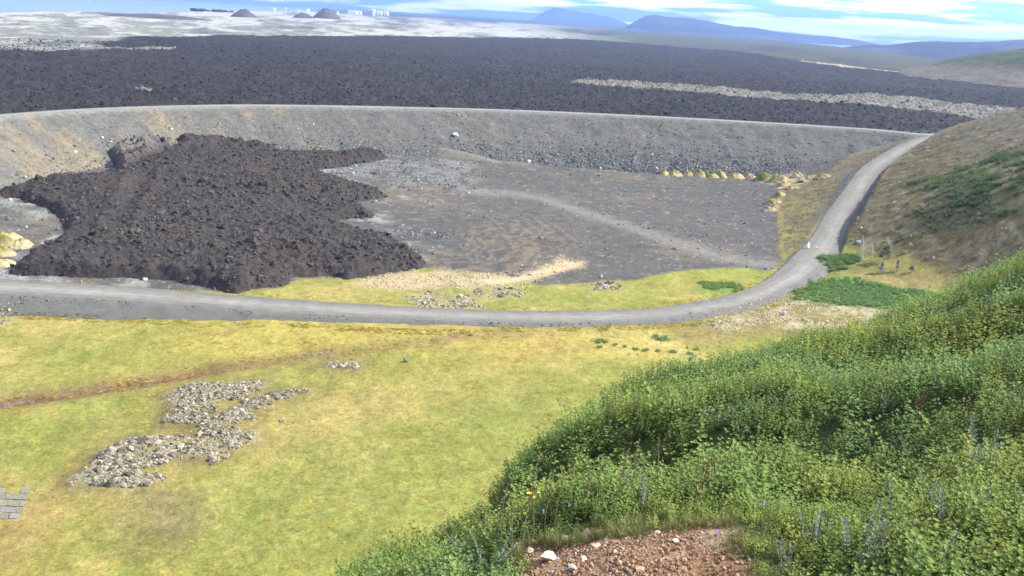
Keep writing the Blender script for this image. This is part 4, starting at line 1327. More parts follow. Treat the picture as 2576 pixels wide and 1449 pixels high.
source('heath_tuft', [build_plant('tuft', 540 + i, [tint_mat('heath_growth', (.22, .19, .13), .95, trans=.25), M_STEM], n_stems=7, height=(.25, .5), spread=.7, whorl=3, leaf=(.14, .05), gap=.12, single=True, start=.15) for i in range(4)])
M_DRY = tint_mat('dry_grass', (.26, .215, .10), .9, trans=.2)
def grass_mesh(seed, n=34, h=.28, lean=.5, w=.0035, mat=M_DRY):
    r = np.random.default_rng(seed)
    V, Fc = [], []
    for _ in range(n):
        a = r.uniform(0, 6.283); b = np.array([math.cos(a), math.sin(a), 0]) * r.uniform(0, .10)
        L = h * r.uniform(.5, 1.1); d = np.array([math.cos(a), math.sin(a), 0]) * r.uniform(.1, lean)
        s = np.array([-math.sin(a), math.cos(a), 0]) * w
        p1, p2 = b + d * L * .3 + np.array([0, 0, L * .6]), b + d * L + np.array([0, 0, L * .95])
        k = len(V)
        V += [b - s, b + s, p1 + s * .8, p1 - s * .8, p2 + s * .2, p2 - s * .2]
        Fc += [(k, k + 1, k + 2, k + 3), (k + 3, k + 2, k + 4, k + 5)]
    return mesh_from('grass_tuft', V, Fc, smooth=False, mats=[mat])
source('dry_grass', [grass_mesh(560 + i) for i in range(4)])

# the lupine thicket covering the near hill
def veg_tint(x, y, n):
    t = fbm(x, y, 2.4, 3, .6, 221)
    b = rng.uniform(.75, 1.3, n)[:, None] * np.ones((1, 3))
    b = b * (np.array([1, 1, 1]) + sst(0, .6, t)[:, None] * np.array([.35, .15, .1]) + sst(0, -.6, t)[:, None] * np.array([-.10, .03, .5]))
    b[rng.random(n) < .02] *= np.array([1.6, 1.15, .8])
    return b
pts, scs = [], []
for r_a, r_b, dens, sc0 in ((4.2, 9, 110, .55), (9, 13, 36, .64), (13, 22, 19, .74), (22, 36, 12, .9), (36, 75, 6, 1.1)):
    area = .5 * (r_b ** 2 - r_a ** 2) * R(72)
    n = int(area * dens)
    az = rng.uniform(R(-27), R(45), n)
    rr = np.sqrt(rng.uniform(r_a ** 2, r_b ** 2, n))
    x, y = rr * np.sin(az), rr * np.cos(az)
    rs = np.interp(az, az_f, rho_f)
    pd = poly_sd(x, y, patch)
    k = (rr < rs * 1.42) & ((pd < -.03 - .10 * rng.random(n)) | ((pd < .9) & (rng.random(n) < .012 + .16 * sst(.15, .5, x - 1.3))))
    x, y, rr, pd = x[k], y[k], rr[k], pd[k]
    s = sc0 * rng.uniform(.65, 1.25, len(x)) * (1 + .45 * fbm(x, y, 2.6, 2, .5, 222))
    s *= np.where(pd > 0, .28, .58 + .42 * sst(-.1, -.8, pd))
    pts.append(np.stack([x, y, Fz(x, y) - .03], 1)); scs.append(s)
pts, scs = np.vstack(pts), np.concatenate(scs)
scatter('lupine_thicket', 'lupine', pts, scs, np.c_[rng.uniform(-.15, .15, (len(pts), 2)), rng.uniform(0, 6.28, len(pts))], veg_tint(pts[:, 0], pts[:, 1], len(pts)), 'dense green lupine thicket covering the near slope')
print('lupines', len(pts))

# a few young plants inside and dry grass along the bare patch
x, y = in_box(patch, 2200)
pd = poly_sd(x, y, patch)
k = (pd < .10) & (pd > -.4) & (rng.random(2200) < .5) & (np.hypot(x, y) > 7.4)
x, y = x[k], y[k]
g1 = hits([(1340, 1340), (1900, 1300)], Fz, 2, 60, 900)
scatter('dry_grass', 'dry_grass', np.stack([x, y, Fz(x, y)], 1), rng.uniform(.25, .6, len(x)), None, rng.uniform(.6, 1.3, len(x))[:, None] * np.array([.8, 1, .8]), 'thin dry and green grass fringing the bare red patch')

# gravel of the bare patch
x, y = in_box(patch, 30000)
pd = poly_sd(x, y, patch)
k = (pd > -.30) & (rng.random(len(x)) < (.62 + .9 * fbm(x, y, .5, 3, .6, 231)) * (1 - .7 * sst(0, -.3, pd)))
x, y = x[k], y[k]
sz = np.clip(.0050 * rng.lognormal(0, .8, len(x)), .002, .022)
tn_ = rng.uniform(.5, 1.3, len(x))[:, None] * np.where(rng.random(len(x))[:, None] < .35, np.array([[1.2, 1.35, 1.45]]), np.array([[1.05, .88, .72]]))
scatter('scoria_gravel', 'scoria_rubble', np.stack([x, y, Fz(x, y) + .004 + patch_bump(x, y) * sst(-.12, .12, pd[k])], 1), sz, rng.uniform(0, 6.28, (len(x), 3)), tn_, 'reddish scoria gravel of the bare patch')

# ------------------------------------------------------------------ stones on the bare patch, one by one
rock_list = [(1375, 1405, .075, 'large cream stone at the lower left of the red patch'), (1335, 1388, .045, 'cream stone left of the large one on the red patch'), (1573, 1352, .05, 'white stone at the upper edge of the red patch'),
             (1500, 1378, .045, 'flat cream stone in the middle of the red patch'), (1425, 1358, .05, 'pale stone at the upper left of the red patch'), (1405, 1366, .035, 'small pale stone beside the upper left one'),
             (1560, 1420, .04, 'buff stone low in the middle of the red patch'), (1480, 1342, .045, 'pinkish stone half under the grass fringe'), (1620, 1385, .035, 'small buff stone right of the middle of the red patch'),
             (1470, 1408, .035, 'brownish stone between the large cream and the buff one'), (1655, 1345, .035, 'cream pebble at the upper right of the red patch'), (1545, 1392, .028, 'small white pebble in the middle of the red patch'),
             (1700, 1365, .035, 'grey pebble near the right side of the red patch'), (1440, 1432, .045, 'rusty stone at the bottom edge of the red patch'), (1610, 1435, .05, 'grey brown stone at the bottom edge, right of the rusty one'),
             (1345, 1365, .035, 'buff stone at the left corner of the red patch'), (1760, 1335, .03, 'buff pebble near the right tip of the red patch'), (1525, 1362, .03, 'cream pebble left of the white stone'),
             (1680, 1410, .04, 'rust coloured stone in the shaded right part of the patch'), (1720, 1440, .045, 'dark brown stone in the shade at bottom right of the patch')]
cols = [(.5, .44, .35), (.48, .42, .33), (.55, .52, .46), (.44, .35, .25), (.46, .38, .3), (.42, .36, .28), (.36, .25, .16), (.4, .27, .19)]
for i, (dx, dy, s_, lb) in enumerate(rock_list):
    single_rock(dx, dy, s_ * 1.05, cols[i % 8] if i < 16 else (.25, .15, .1), lb, 'rock', 20 + i, 'stones lying on the bare red patch', Fz, .7, 'stone')

# ------------------------------------------------------------------ single plants that stand out of the thicket
def veg_top(dx, dy):
    return hits([(dx, dy)], lambda x, y: Fz(x, y) + .28, 2, 110, 1200)[0] - np.array([0, 0, .28])

GREY = [build_plant('willow_leaves', 600 + i, [M_GREY, M_TWIG], n_stems=5, height=(.35, .75), spread=.35, whorl=3, leaf=(.055, .012), gap=.035, single=True, start=.35, stem_r=.005) for i in range(4)]
for i, (dx, dy, s_, lb) in enumerate([
    (2440, 1140, 1.0, 'silvery willow sprig beside the dark hollow at right'), (2480, 1160, .8, 'silvery willow sprig just right of the dark hollow'), (2420, 1175, .9, 'grey willow shoots below the dark hollow'),
    (1180, 1380, .8, 'grey leaved willow in the bush at bottom centre'), (1120, 1400, .8, 'upright grey willow stem left in the bottom centre bush'), (1240, 1400, .7, 'grey willow shoots beside the bare red patch'),
    (1150, 1350, .6, 'pale willow tips on the crown of the bottom centre bush'), (2230, 1010, .9, 'small grey shoots in the right part of the thicket'), (1960, 1010, .8, 'grey stalked sprig under the thicket edge'), (2080, 960, 1.0, 'tall grey sprig near the thicket edge at right'),
    (2120, 965, .9, 'second grey sprig right of the tall one near the edge'), (2300, 1160, .8, 'grey sprig left of the dark hollow'), (2060, 1330, .8, 'grey willow shoots right of the red patch'), (2150, 1350, .8, 'grey willow cluster low in the thicket, right of the red patch'),
    (2220, 1400, .7, 'grey willow shoots near the bottom right of the thicket'), (2250, 1310, .8, 'grey willow shoots in the lower right thicket'), (2000, 1400, .6, 'grey sprig low down beside the shaded gravel'), (2390, 1280, .8, 'grey willow sprig at far right, half way down'),
    (2500, 790, 1.2, 'grey willow under the dark hummock at upper right'), (2350, 1420, .7, 'grey willow sprig at the bottom edge, far right'), (1870, 1230, .7, 'grey sprig at the centre of the thicket'), (1620, 1230, .6, 'grey tipped sprig above the bare patch'), (2550, 980, .9, 'grey willow sprig at the right edge of the picture')]):
    p = veg_top(dx, dy)
    root = empty('willow_shrub', tuple(p), i * 1.3)
    root.scale = (s_, s_, s_)
    tag(root, lb, 'willow shrub', 'grey willow sprigs in the lupine thicket')
    link('branches', GREY[i % 4], root)

def tube(pts, r0_, r1_, seg=6):
    pts = np.array(pts, float)
    n = len(pts)
    V, Fc = [], []
    for i, p in enumerate(pts):
        t = pts[min(i + 1, n - 1)] - pts[max(i - 1, 0)]
        t /= np.linalg.norm(t) + 1e-9
        a = np.cross(t, [0.3, 1, .2]); a /= np.linalg.norm(a)
        b = np.cross(t, a)
        r = r0_ + (r1_ - r0_) * i / (n - 1)
        for k in range(seg):
            an = 6.283 * k / seg
            V.append(p + (a * math.cos(an) + b * math.sin(an)) * r)
    for i in range(n - 1):
        for k in range(seg):
            Fc.append((i * seg + k, i * seg + (k + 1) % seg, (i + 1) * seg + (k + 1) % seg, (i + 1) * seg + k))
    return V, Fc

def join(parts):
    V, Fc = [], []
    for v, f in parts:
        k = len(V)
        V += list(v); Fc += [tuple(a + k for a in q) for q in f]
    return V, Fc

def blob(c, r, sub=1, sq=(1, 1, 1)):
    V, Fc = ICO[sub]
    return [np.array(c) + v * r * np.array(sq) for v in V], [(f[0], f[1], f[2], f[2]) for f in Fc]

def pydata(name, V, Fc, mat, smooth=True):
    me = bpy.data.meshes.new(name)
    me.from_pydata([tuple(v) for v in V], [], [tuple(dict.fromkeys(f)) for f in Fc])
    for p_ in me.polygons: p_.use_smooth = smooth
    me.materials.append(mat)
    return me

# dried lupine stalks along the near ledge
M_STALK = flat_mat('dry_stalk', (.21, .16, .10), .9, .1)
M_POD = flat_mat('dry_pods', (.15, .11, .07), .9, .1)
stalks = [(1290, 1312), (1318, 1300), (1345, 1285), (1372, 1272), (1398, 1262), (1440, 1240), (1478, 1228), (1500, 1238), (1552, 1212), (1590, 1200), (1622, 1196), (1655, 1186), (1690, 1176), (1723, 1168), (1763, 1155), (1795, 1150), (1250, 1330), (1215, 1352)]
for i, (dx, dy) in enumerate(stalks):
    p = veg_top(dx, dy + 20)
    r = np.random.default_rng(700 + i)
    h = r.uniform(.55, .95)
    lx, ly = r.uniform(-.12, .12), r.uniform(-.1, .1)
    root = empty('dried_stalk', tuple(p))
    order = ['lowest', 'second', 'third', 'fourth', 'fifth', 'sixth', 'seventh', 'eighth', 'ninth', 'tenth', 'eleventh', 'twelfth', 'thirteenth', 'fourteenth', 'fifteenth', 'sixteenth', 'seventeenth', 'eighteenth']
    rank = sorted(range(len(stalks)), key=lambda q: stalks[q][0]).index(i)
    tag(root, f'thin dried seed stalk on the ledge above the red patch, {order[rank]} counting from the left' if rank else 'thin dried seed stalk furthest down the ledge at left', 'dried stalk', 'dried lupine stalks along the ledge')
    pl = [(lx * t * t * h, ly * t * t * h, t * h) for t in np.linspace(0, 1, 6)]
    link('stem', pydata('stem', *tube(pl, .006, .003, 5), M_STALK), root)
    pods = []
    for t in np.linspace(.62, 1, 9):
        a = r.uniform(0, 6.28)
        pods.append(blob((lx * t * t * h + math.cos(a) * .012, ly * t * t * h + math.sin(a) * .012, t * h), .011, 1, (.7, .7, 1.6)))
    link('seed_pods', pydata('seed_pods', *join(pods), M_POD), root)

# reddish dock stalks
M_DOCK = flat_mat('dock_red', (.17, .08, .04), .9, .1)
for i, (dx, dy, lb) in enumerate([(1775, 1190, 'rust red dock stalk at the middle of the thicket'), (1800, 1175, 'rust red dock stalk right of the middle of the thicket'), (1850, 1150, 'tall rust red dock stalk further right'),
                                  (1765, 1220, 'bushy rust red dock stalk lower in the thicket'), (2395, 870, 'rust red dock stalk near the dark hollow at upper right'), (2380, 900, 'rust red dock stalk below the one near the upper right hollow'),
                                  (2422, 1065, 'rust red dock stalk inside the shaded hollow at right'), (2310, 1040, 'rust red dock stalk left of the shaded hollow')]):
    p = veg_top(dx, dy)
    r = np.random.default_rng(800 + i)
    root = empty('dock_stalk', tuple(p))
    tag(root, lb, 'dock plant', 'rust red dock stalks')
    h = r.uniform(.5, .7)
    link('stem', pydata('stem', *tube([(0, 0, 0), (.02, .01, h * .5), (.05, 0, h)], .008, .004, 5), M_DOCK), root)
    sd_p = []
    for t in np.linspace(.35, 1, 26):
        a = r.uniform(0, 6.28); q = .05 * (1.2 - t) + .012
        sd_p.append(blob((.05 * t * t + math.cos(a) * q, math.sin(a) * q, h * t), .014, 1, (.8, .8, 1.5)))
    link('seed_heads', pydata('seed_heads', *join(sd_p), M_DOCK), root)

# blue lupine spikes still in flower
M_BLUE = flat_mat('lupine_blue', (.36, .42, .80), .7, .2)
spikes = [(1395, 1162, 'near the left shoulder of the thicket'), (1629, 966, 'sticking up on the skyline edge of the thicket'), (1855, 1077, 'in the centre right, brightest of all'), (1878, 1082, 'right beside the brightest one'), (1770, 1040, 'above and left of the brightest one'),
          (1788, 1037, 'above the brightest one'), (2113, 965, 'in the upper right near the edge'), (1353, 1156, 'at the left shoulder, small'), (1365, 1282, 'left of the ledge stalks'), (1400, 1398, 'over the red patch edge'),
          (1150, 1412, 'in the bottom bush, right side'), (1206, 1398, 'in the bottom bush near the red patch'), (1107, 1370, 'at the left of the bottom bush'), (1802, 1330, 'on the right border of the red patch'), (2170, 1235, 'in the lower right thicket'), (2530, 750, 'tall, on the skyline at far right'),
          (1920, 1260, 'half way between the red patch and the right edge'), (1430, 1265, 'among the dried stalks')]
for i, (dx, dy, lb) in enumerate(spikes):
    p = veg_top(dx, dy)
    r = np.random.default_rng(850 + i)
    root = empty('lupine_flower', tuple(p))
    tag(root, 'blue lupine flower spike ' + lb, 'lupine flower', 'blue lupine spikes in flower')
    h = .5
    dist = math.hypot(p[0], p[1]); s_ = .4 + dist / 60
    link('stem', pydata('stem', *tube([(0, 0, 0), (.01, 0, h * .5), (.02, .01, h)], .005, .003, 5), flat_mat('green_stem', (.08, .11, .03))), root)
    fl = []
    for t in np.linspace(.88, 1.02, 7):
        for q in range(3):
            a = r.uniform(0, 6.28); w = .014 * (1.3 - t)
            fl.append(blob((.02 * t + math.cos(a) * w * 2, math.sin(a) * w * 2, h * t), .009, 1))
    link('petals', pydata('petals', *join(fl), M_BLUE), root)
    root.scale = (s_, s_, s_)

# yellow flower with two heads over the patch
p = hits([(1331, 1345)], Fz, 2, 60, 900)[0]
root = empty('yellow_flower', tuple(p))
tag(root, 'tall yellow hawkweed with round heads left above the bare red patch', 'flower')
M_YEL = flat_mat('yellow_petals', (.72, .50, .03), .7, .2)
M_GST = flat_mat('flower_stem', (.09, .12, .035), .8)
hs = [(-.03, 0, .50, .034), (.02, .0, .455, .026), (.07, .01, .51, .018), (-.06, -.01, .26, .02)]
for hx, hy, hz2, hr in hs:
    link('stem', pydata('stem', *tube([(0, 0, 0), (hx * .2, 0, hz2 * .5), (hx, hy, hz2)], .005, .0035, 6), M_GST), root)
    pet = []
    for q in range(18):
        a = 6.283 * q / 18
        d1, s1 = np.array([math.cos(a), math.sin(a) * .8, .25 + .1 * (q % 2)]), np.array([-math.sin(a), math.cos(a), 0]) * hr * .2
        c = np.array([hx, hy, hz2])
        pet.append(([c, c + d1 * hr * .6 + s1, c + d1 * hr, c + d1 * hr * .6 - s1], [(0, 1, 2, 3)]))
    pet.append(blob((hx, hy, hz2 + .004), hr * .55, 1, (1, 1, .5)))
    link('flower_head', pydata('flower_head', *join(pet), M_YEL), root)

# bleached dead twigs by the grass fringe
M_WHT = flat_mat('bleached_wood', (.60, .56, .50), .8, .2)
for i, (dx, dy, dx2, dy2, lb) in enumerate([(1560, 1330, 1575, 1312, 'short bleached twig rising from the upper edge of the red patch'), (1592, 1296, 1602, 1282, 'bleached twig sticking out of the dry grass'), (1490, 1343, 1525, 1344, 'white twig lying flat along the grass fringe')]):
    a_, b_ = hits([(dx, dy), (dx2, dy2)], Fz, 2, 60, 900)
    up_ = 0 if i == 2 else .10
    v = [np.zeros(3), (b_ - a_) * .5 + np.array([0, 0, .02 + up_ * .4]), (b_ - a_) * (1 if i == 2 else .35) + np.array([0.05 * (i < 2), 0, .03 + up_])]
    o = link('dead_twig', pydata('dead_twig', *tube(v, .006, .003, 6), M_WHT), None, tuple(a_ + np.array([0, 0, .02])))
    tag(o, lb, 'twig')

# ------------------------------------------------------------------ shrubs below: green thickets, meadow bushes
def patch_scatter(name, key, poly, cnt, s0, s1, label, tint=(1, 1, 1), thr=-.3, warp=1.2):
    xs, ys = in_box(poly, cnt * 4)
    k = (poly_sd(xs, ys, poly) + fbm(xs, ys, 5, 3, .6, 241) * warp * 2 > 0) & (fbm(xs, ys, 4, 3, .6, 242) > thr)
    xs, ys = xs[k][:cnt], ys[k][:cnt]
    scatter(name, key, np.stack([xs, ys, ground_z(xs, ys) - .05], 1), rng.uniform(s0, s1, len(xs)), None, rng.uniform(.7, 1.35, len(xs))[:, None] * np.array(tint), label)
patch_scatter('willow_thicket', 'leafy_shrub', PO['green1'], 420, .6, 1.1, 'low green willow thicket just right of the road junction', (1, 1.1, 1))
patch_scatter('willow_thicket', 'leafy_shrub', PO['green2'], 2300, .45, .8, 'wide low green thicket right of the road bend', (.95, 1.15, 1), -.5)
patch_scatter('willow_thicket', 'leafy_shrub', PO['green3'], 420, .35, .6, 'small green thicket inside the road bend', (1.3, 1.3, 1))
# bushes dotted over the brown hillside (all of them too many and too mixed to count)
hp = hits([(2180, 560), (2300, 470), (2420, 400), (2576, 330), (2640, 500), (2576, 560), (2450, 560), (2330, 600)])[:, :2]
def off_road(x, y):
    d_, t_ = line_dist(x, y, road[::2], True)
    return np.abs(d_) > 5.0
xs, ys = in_box(PO['hill'], 34000)
k = (poly_sd(xs, ys, PO['hill']) > 0) & off_road(xs, ys)
xs, ys = xs[k], ys[k]
gb = hits([(2440, 500), (2480, 470), (2530, 440), (2576, 420), (2420, 440), (2390, 450), (2320, 560), (2350, 470), (2560, 470), (2480, 510), (2510, 400), (2310, 460), (2570, 385), (2440, 425)])
gk = np.zeros(len(xs))
for q, rad in zip(gb, (7, 7, 8, 9, 5, 5, 5, 3, 8, 5, 6, 3, 7, 4)): gk = np.maximum(gk, np.exp(-((xs - q[0]) ** 2 + (ys - q[1]) ** 2) / rad ** 2))
gk = gk + fbm(xs, ys, 6, 3, .6, 243) * .35
kg = (gk > .42) & (rng.random(len(xs)) < .8)
xd = np.concatenate([xs[kg]] + [q[0] + rng.normal(0, rad * .8, int(rad * 26)) for q, rad in zip(gb, (7, 7, 8, 9, 5, 5, 5, 3, 8, 5, 6, 3, 7, 4))])
yd = np.concatenate([ys[kg]] + [q[1] + rng.normal(0, rad * .8, int(rad * 26)) for q, rad in zip(gb, (7, 7, 8, 9, 5, 5, 5, 3, 8, 5, 6, 3, 7, 4))])
kk_ = (fbm(xd, yd, 4, 3, .6, 244) > -.15) & (poly_sd(xd, yd, PO['hill']) > 1)
xd, yd = xd[kk_], yd[kk_]
scatter('hillside_bushes', 'leafy_shrub', np.stack([xd, yd, ground_z(xd, yd)], 1), rng.uniform(.7, 1.5, len(xd)), None, .85 * rng.uniform(.65, 1.2, len(xd))[:, None] * np.array([.9, .95, 1]), 'dark green bushes in drifts over the brown hillside')
kt = (~kg) & (rng.random(len(xs)) < .6)
tt_ = rng.uniform(.45, 1.5, kt.sum())[:, None] * np.array([1, 1, 1.0])
tt_[rng.random(kt.sum()) < .18] *= np.array([1.6, 1.65, 1.7])
scatter('heath_growth', 'heath_tuft', np.stack([xs[kt], ys[kt], ground_z(xs[kt], ys[kt])], 1), rng.uniform(.8, 1.9, kt.sum()), None, tt_, 'brown and grey heath tufts on the hillside')
# tufts on the strip between yard and road and along rough edges
xs, ys = in_box(PO['strip'], 5000)
k = (poly_sd(xs, ys, PO['strip']) > -1.5) & off_road(xs, ys)
xs, ys = xs[k][:1800], ys[k][:1800]
scatter('heath_growth', 'heath_tuft', np.stack([xs, ys, ground_z(xs, ys)], 1), rng.uniform(.5, 1.0, len(xs)), None, rng.uniform(.6, 1.5, len(xs))[:, None] * np.array([1.2, 1.1, .6]), 'yellowish tufts on the strip left of the climbing road')
# meadow tussocks
xs, ys = rng.uniform(-95, 60, 60000), rng.uniform(78, 180, 60000)
tk = fbm(xs, ys, 12, 4, .6, 251)
k = (rng.random(60000) < .06 + .40 * sst(.0, .5, tk)) & (line_dist(xs, ys, road[:, :2][::4]) > 8)
xs, ys = xs[k], ys[k]
M_TUS = tint_mat('meadow_tussock', (.24, .21, .065), .95, trans=.45)
source('tussock', [grass_mesh(580 + i, 30, .13, 2.2, .016, M_TUS) for i in range(4)])
vz = ground_z(*VG)
vk = (fbm(VG[0], VG[1], 4, 3, .6, 252) > -.1) & (vz < T0(*VG) + 1.0)
scatter('verge_grass', 'tussock', np.stack([VG[0], VG[1], vz], 1)[vk], np.stack([rng.uniform(.8, 2.0, vk.sum())] * 2 + [rng.uniform(.3, .8, vk.sum())], 1), None, rng.uniform(1.0, 1.7, vk.sum())[:, None] * np.array([1.1, 1, .7]), 'yellow grass creeping over the verges of the gravel road')
tt_ = rng.uniform(1.0, 1.6, len(xs))[:, None] * np.array([1, 1, 1])
tt_[rng.random(len(xs)) < .3] *= np.array([1.7, 1.45, .5])
scatter('meadow_grass', 'tussock', np.stack([xs, ys, ground_z(xs, ys) - .02], 1), np.stack([rng.uniform(.8, 2.0, len(xs))] * 2 + [rng.uniform(.3, .6, len(xs))], 1), None, tt_, 'yellow and green tussock grass of the meadow')

bush_list = [(1509, 858, 34, 'largest low bush in the meadow below the road, at the left of the group'), (1548, 868, 12, 'small bush right of the largest left one'), (1572, 873, 12, 'small bush third along the row'), (1600, 880, 16, 'flat bush in the middle of the row'),
             (1624, 882, 18, 'bush in the middle of the row, next to the flat one'), (1655, 884, 14, 'bush right of the middle of the row'), (1692, 886, 18, 'bush in the right half of the row'), (1735, 890, 16, 'bush near the right end of the row'), (1738, 904, 12, 'small bush under the right end of the row'),
             (1665, 852, 40, 'wide green bush nearest the road'), (1752, 878, 14, 'single bush right of the wide one'), (1765, 912, 10, 'tiny bush furthest right'), (1760, 925, 16, 'lowest bush of the group'), (1508, 874, 14, 'small bush directly under the largest left one')]
BUSH = [build_plant('foliage', 620 + i, [tint_mat('bush_leaf', (.060, .11, .04), .7, trans=.2), M_STEM], n_stems=60, height=(.35, .6), spread=1.8, whorl=4, leaf=(.11, .035), gap=.1, single=True, start=.1, stem_r=.008) for i in range(3)]
for me in BUSH:      # these are drawn as objects of their own, so give them a plain colour
    me.materials[0] = flat_mat('bush_leaf', (.15, .235, .09), .7, .2, trans=.3, noise=(.5, .3))
    me.materials[1] = M_TWIG
for i, (dx, dy, wpx, lb) in enumerate(bush_list):
    p = hits([(dx, dy)])[0]
    p[2] = ground_z(p[0], p[1])[0]
    s_ = wpx / 2231 * math.hypot(*p[:2]) / 1.5
    root = empty('low_bush', tuple(p), i)
    tag(root, lb, 'bush', 'low green bushes in the meadow below the road')
    b_ = link('foliage', BUSH[i % 3], root)
    b_.scale = (s_, s_ * .8, max(.7, s_ * .5))

# ------------------------------------------------------------------ small trees at the foot of the hillside
def tree(dx, dy, h, kind, label, seed, lean=(0, 0), w=1.0):
    p = hits([(dx, dy)])[0]
    p[2] = ground_z(p[0], p[1])[0] - .05
    r = np.random.default_rng(seed)
    root = empty('small_tree' if h > 2 else 'grey_bush', tuple(p))
    tag(root, label, 'tree' if h > 2 else 'bush')
    tr = []
    trunk = [np.array([lean[0] * t * h, lean[1] * t * h, t * h]) + np.array([r.normal(0, .04), r.normal(0, .04), 0]) * h * .3 for t in np.linspace(0, 1, 7)]
    tr.append(tube(trunk, (.055 if kind == 'bare' else .10) * h * .35, .03, 6))
    leafpts = []
    nb = 34
    for i in range(nb):
        t = r.uniform(.12, .98)
        a = r.uniform(0, 6.283)
        b = trunk[0] * (1 - t) + trunk[-1] * t
        L = h * .32 * w * (1.15 - t) * r.uniform(.6, 1.2) + .15
        d = np.array([math.cos(a), math.sin(a), r.uniform(.5, 1.3)]); d /= np.linalg.norm(d)
        e = b + d * L
        tr.append(tube([b, b + d * L * .5 + np.array([0, 0, -.03]), e], .04, .02, 4))
        for q in range(5):
            d2 = d + r.normal(0, .5, 3); d2 /= np.linalg.norm(d2)
            e2 = b + d * L * r.uniform(.4, 1) + d2 * L * .4
            tr.append(tube([b + d * L * .5, e2], .022, .012, 3))
            leafpts += [e2, (e2 + b + d * L * .5) / 2]
    bark = {'bare': (.48, .45, .40), 'grey': (.27, .25, .22), 'green': (.3, .28, .24)}[kind]
    link('trunk', pydata('trunk', *join(tr), flat_mat('bark', bark, .9, .1)), root)
    nl, lc, ls = {'bare': (1, (.30, .29, .24), .05), 'grey': (8, (.33, .32, .27), .06), 'green': (14, (.12, .165, .085), .09)}[kind]
    V, Fc = [], []
    for q in leafpts:
        for _ in range(nl):
            c = q + r.normal(0, .10 * h * .35, 3)
            a1, a2 = r.normal(size=3), r.normal(size=3)
            a1 /= np.linalg.norm(a1); a2 = np.cross(a1, a2); a2 /= np.linalg.norm(a2)
            k = len(V)
            V += [c - a1 * ls, c + a2 * ls * .5, c + a1 * ls, c - a2 * ls * .5]
            Fc.append((k, k + 1, k + 2, k + 3))
    link('crown', pydata('crown', V, Fc, flat_mat('tree_leaf', lc, .7, .2, trans=.2, noise=(.6, .4)), False), root)
tree(2171, 650, 6.6, 'bare', 'tall thin birch with bare pale trunk, leaning left at the hill foot', 901, (-.16, 0), .5)
tree(2196, 652, 4.6, 'bare', 'second thin pale birch just left of the leafy green tree', 902, (-.20, 0), .6)
tree(2224, 660, 4.2, 'green', 'leafy green small tree, bushiest of the cluster', 903, (-.02, 0), 1.5)
tree(2236, 652, 5.8, 'bare', 'pale bare branches rising behind the leafy green tree', 904, (-.2, .1), .9)
tree(2216, 690, 3.2, 'grey', 'grey leafless round tree in front of the leafy green one', 905, (0, 0), .9)
tree(2256, 684, 3.2, 'grey', 'thin grey sapling between two grey shrubs', 906, (-.05, 0), .45)
tree(2293, 685, 1.9, 'grey', 'small grey green bush at the right of the tree cluster', 907, (0, 0), 1.4)
tree(2327, 775, 1.7, 'grey', 'grey bush standing at the edge of the near thicket', 908, (0, 0), 1.2)
tree(2168, 718, 1.3, 'grey', 'pale grey bush inside the wide green thicket', 909, (0, 0), 1.0)

# ------------------------------------------------------------------ marker posts
M_OR = flat_mat('post_orange', (.80, .34, .05), .6, .3)
M_YO = flat_mat('post_yellow', (.85, .58, .10), .6, .3)
M_BAND = flat_mat('post_band', (.75, .72, .6), .5, .3)
def post(dx, dy, h, mat, label, lean=(0, 0)):
    p = hits([(dx, dy)])[0]
    p[2] = ground_z(p[0], p[1])[0]
    root = empty('marker_post', tuple(p))
    tag(root, label, 'marker post', 'orange and yellow marker posts beside the road')
    def bar(w, d_, z0, z1):
        bm = bmesh.new()
        bmesh.ops.create_cube(bm, size=1)
        for v in bm.verts:
            zz = z0 + (v.co.z + .5) * (z1 - z0)
            v.co = Vector((v.co.x * w + lean[0] * zz, v.co.y * d_ + lean[1] * zz, zz))
        bmesh.ops.bevel(bm, geom=bm.edges[:], offset=.012, segments=1, affect='EDGES')
        me = bpy.data.meshes.new('p'); bm.to_mesh(me); bm.free()
        return me
    a = bar(.17, .07, -.3, h); a.materials.append(mat); link('stake', a, root)
    b = bar(.175, .075, h * .72, h * .84); b.materials.append(M_BAND); link('reflector', b, root)
for a in [(206, 717, 1.15, M_YO, 'yellow post by the road in front of the lava lobe'), (787, 756, 1.1, M_OR, 'thin orange post beside the road where the lava front ends', (.12, 0)),
          (1390, 784, 1.15, M_YO, 'yellow post at the little spoil heap by the road', (.1, 0)), (1936, 704, 1.2, M_OR, 'orange post at the junction with the yard track'), (2034, 600, 1.1, M_OR, 'orange post just above the round white board'),
          (2094, 526, 1.1, M_OR, 'lowest orange post left of the climbing road'), (2130, 482, 1.2, M_OR, 'second orange post up the left side of the climbing road'), (2164, 447, 1.2, M_OR, 'third orange post up the left side of the climbing road'),
          (2193, 414, 1.3, M_YO, 'yellowish post high up the left side of the climbing road'), (2238, 387, 1.2, M_OR, 'topmost orange post on the left of the climbing road'), (2217, 434, 1.3, M_OR, 'upper orange post on the hillside edge of the climbing road'), (2136, 529, 1.2, M_OR, 'lower orange post on the hillside edge of the climbing road')]:
    post(*a)

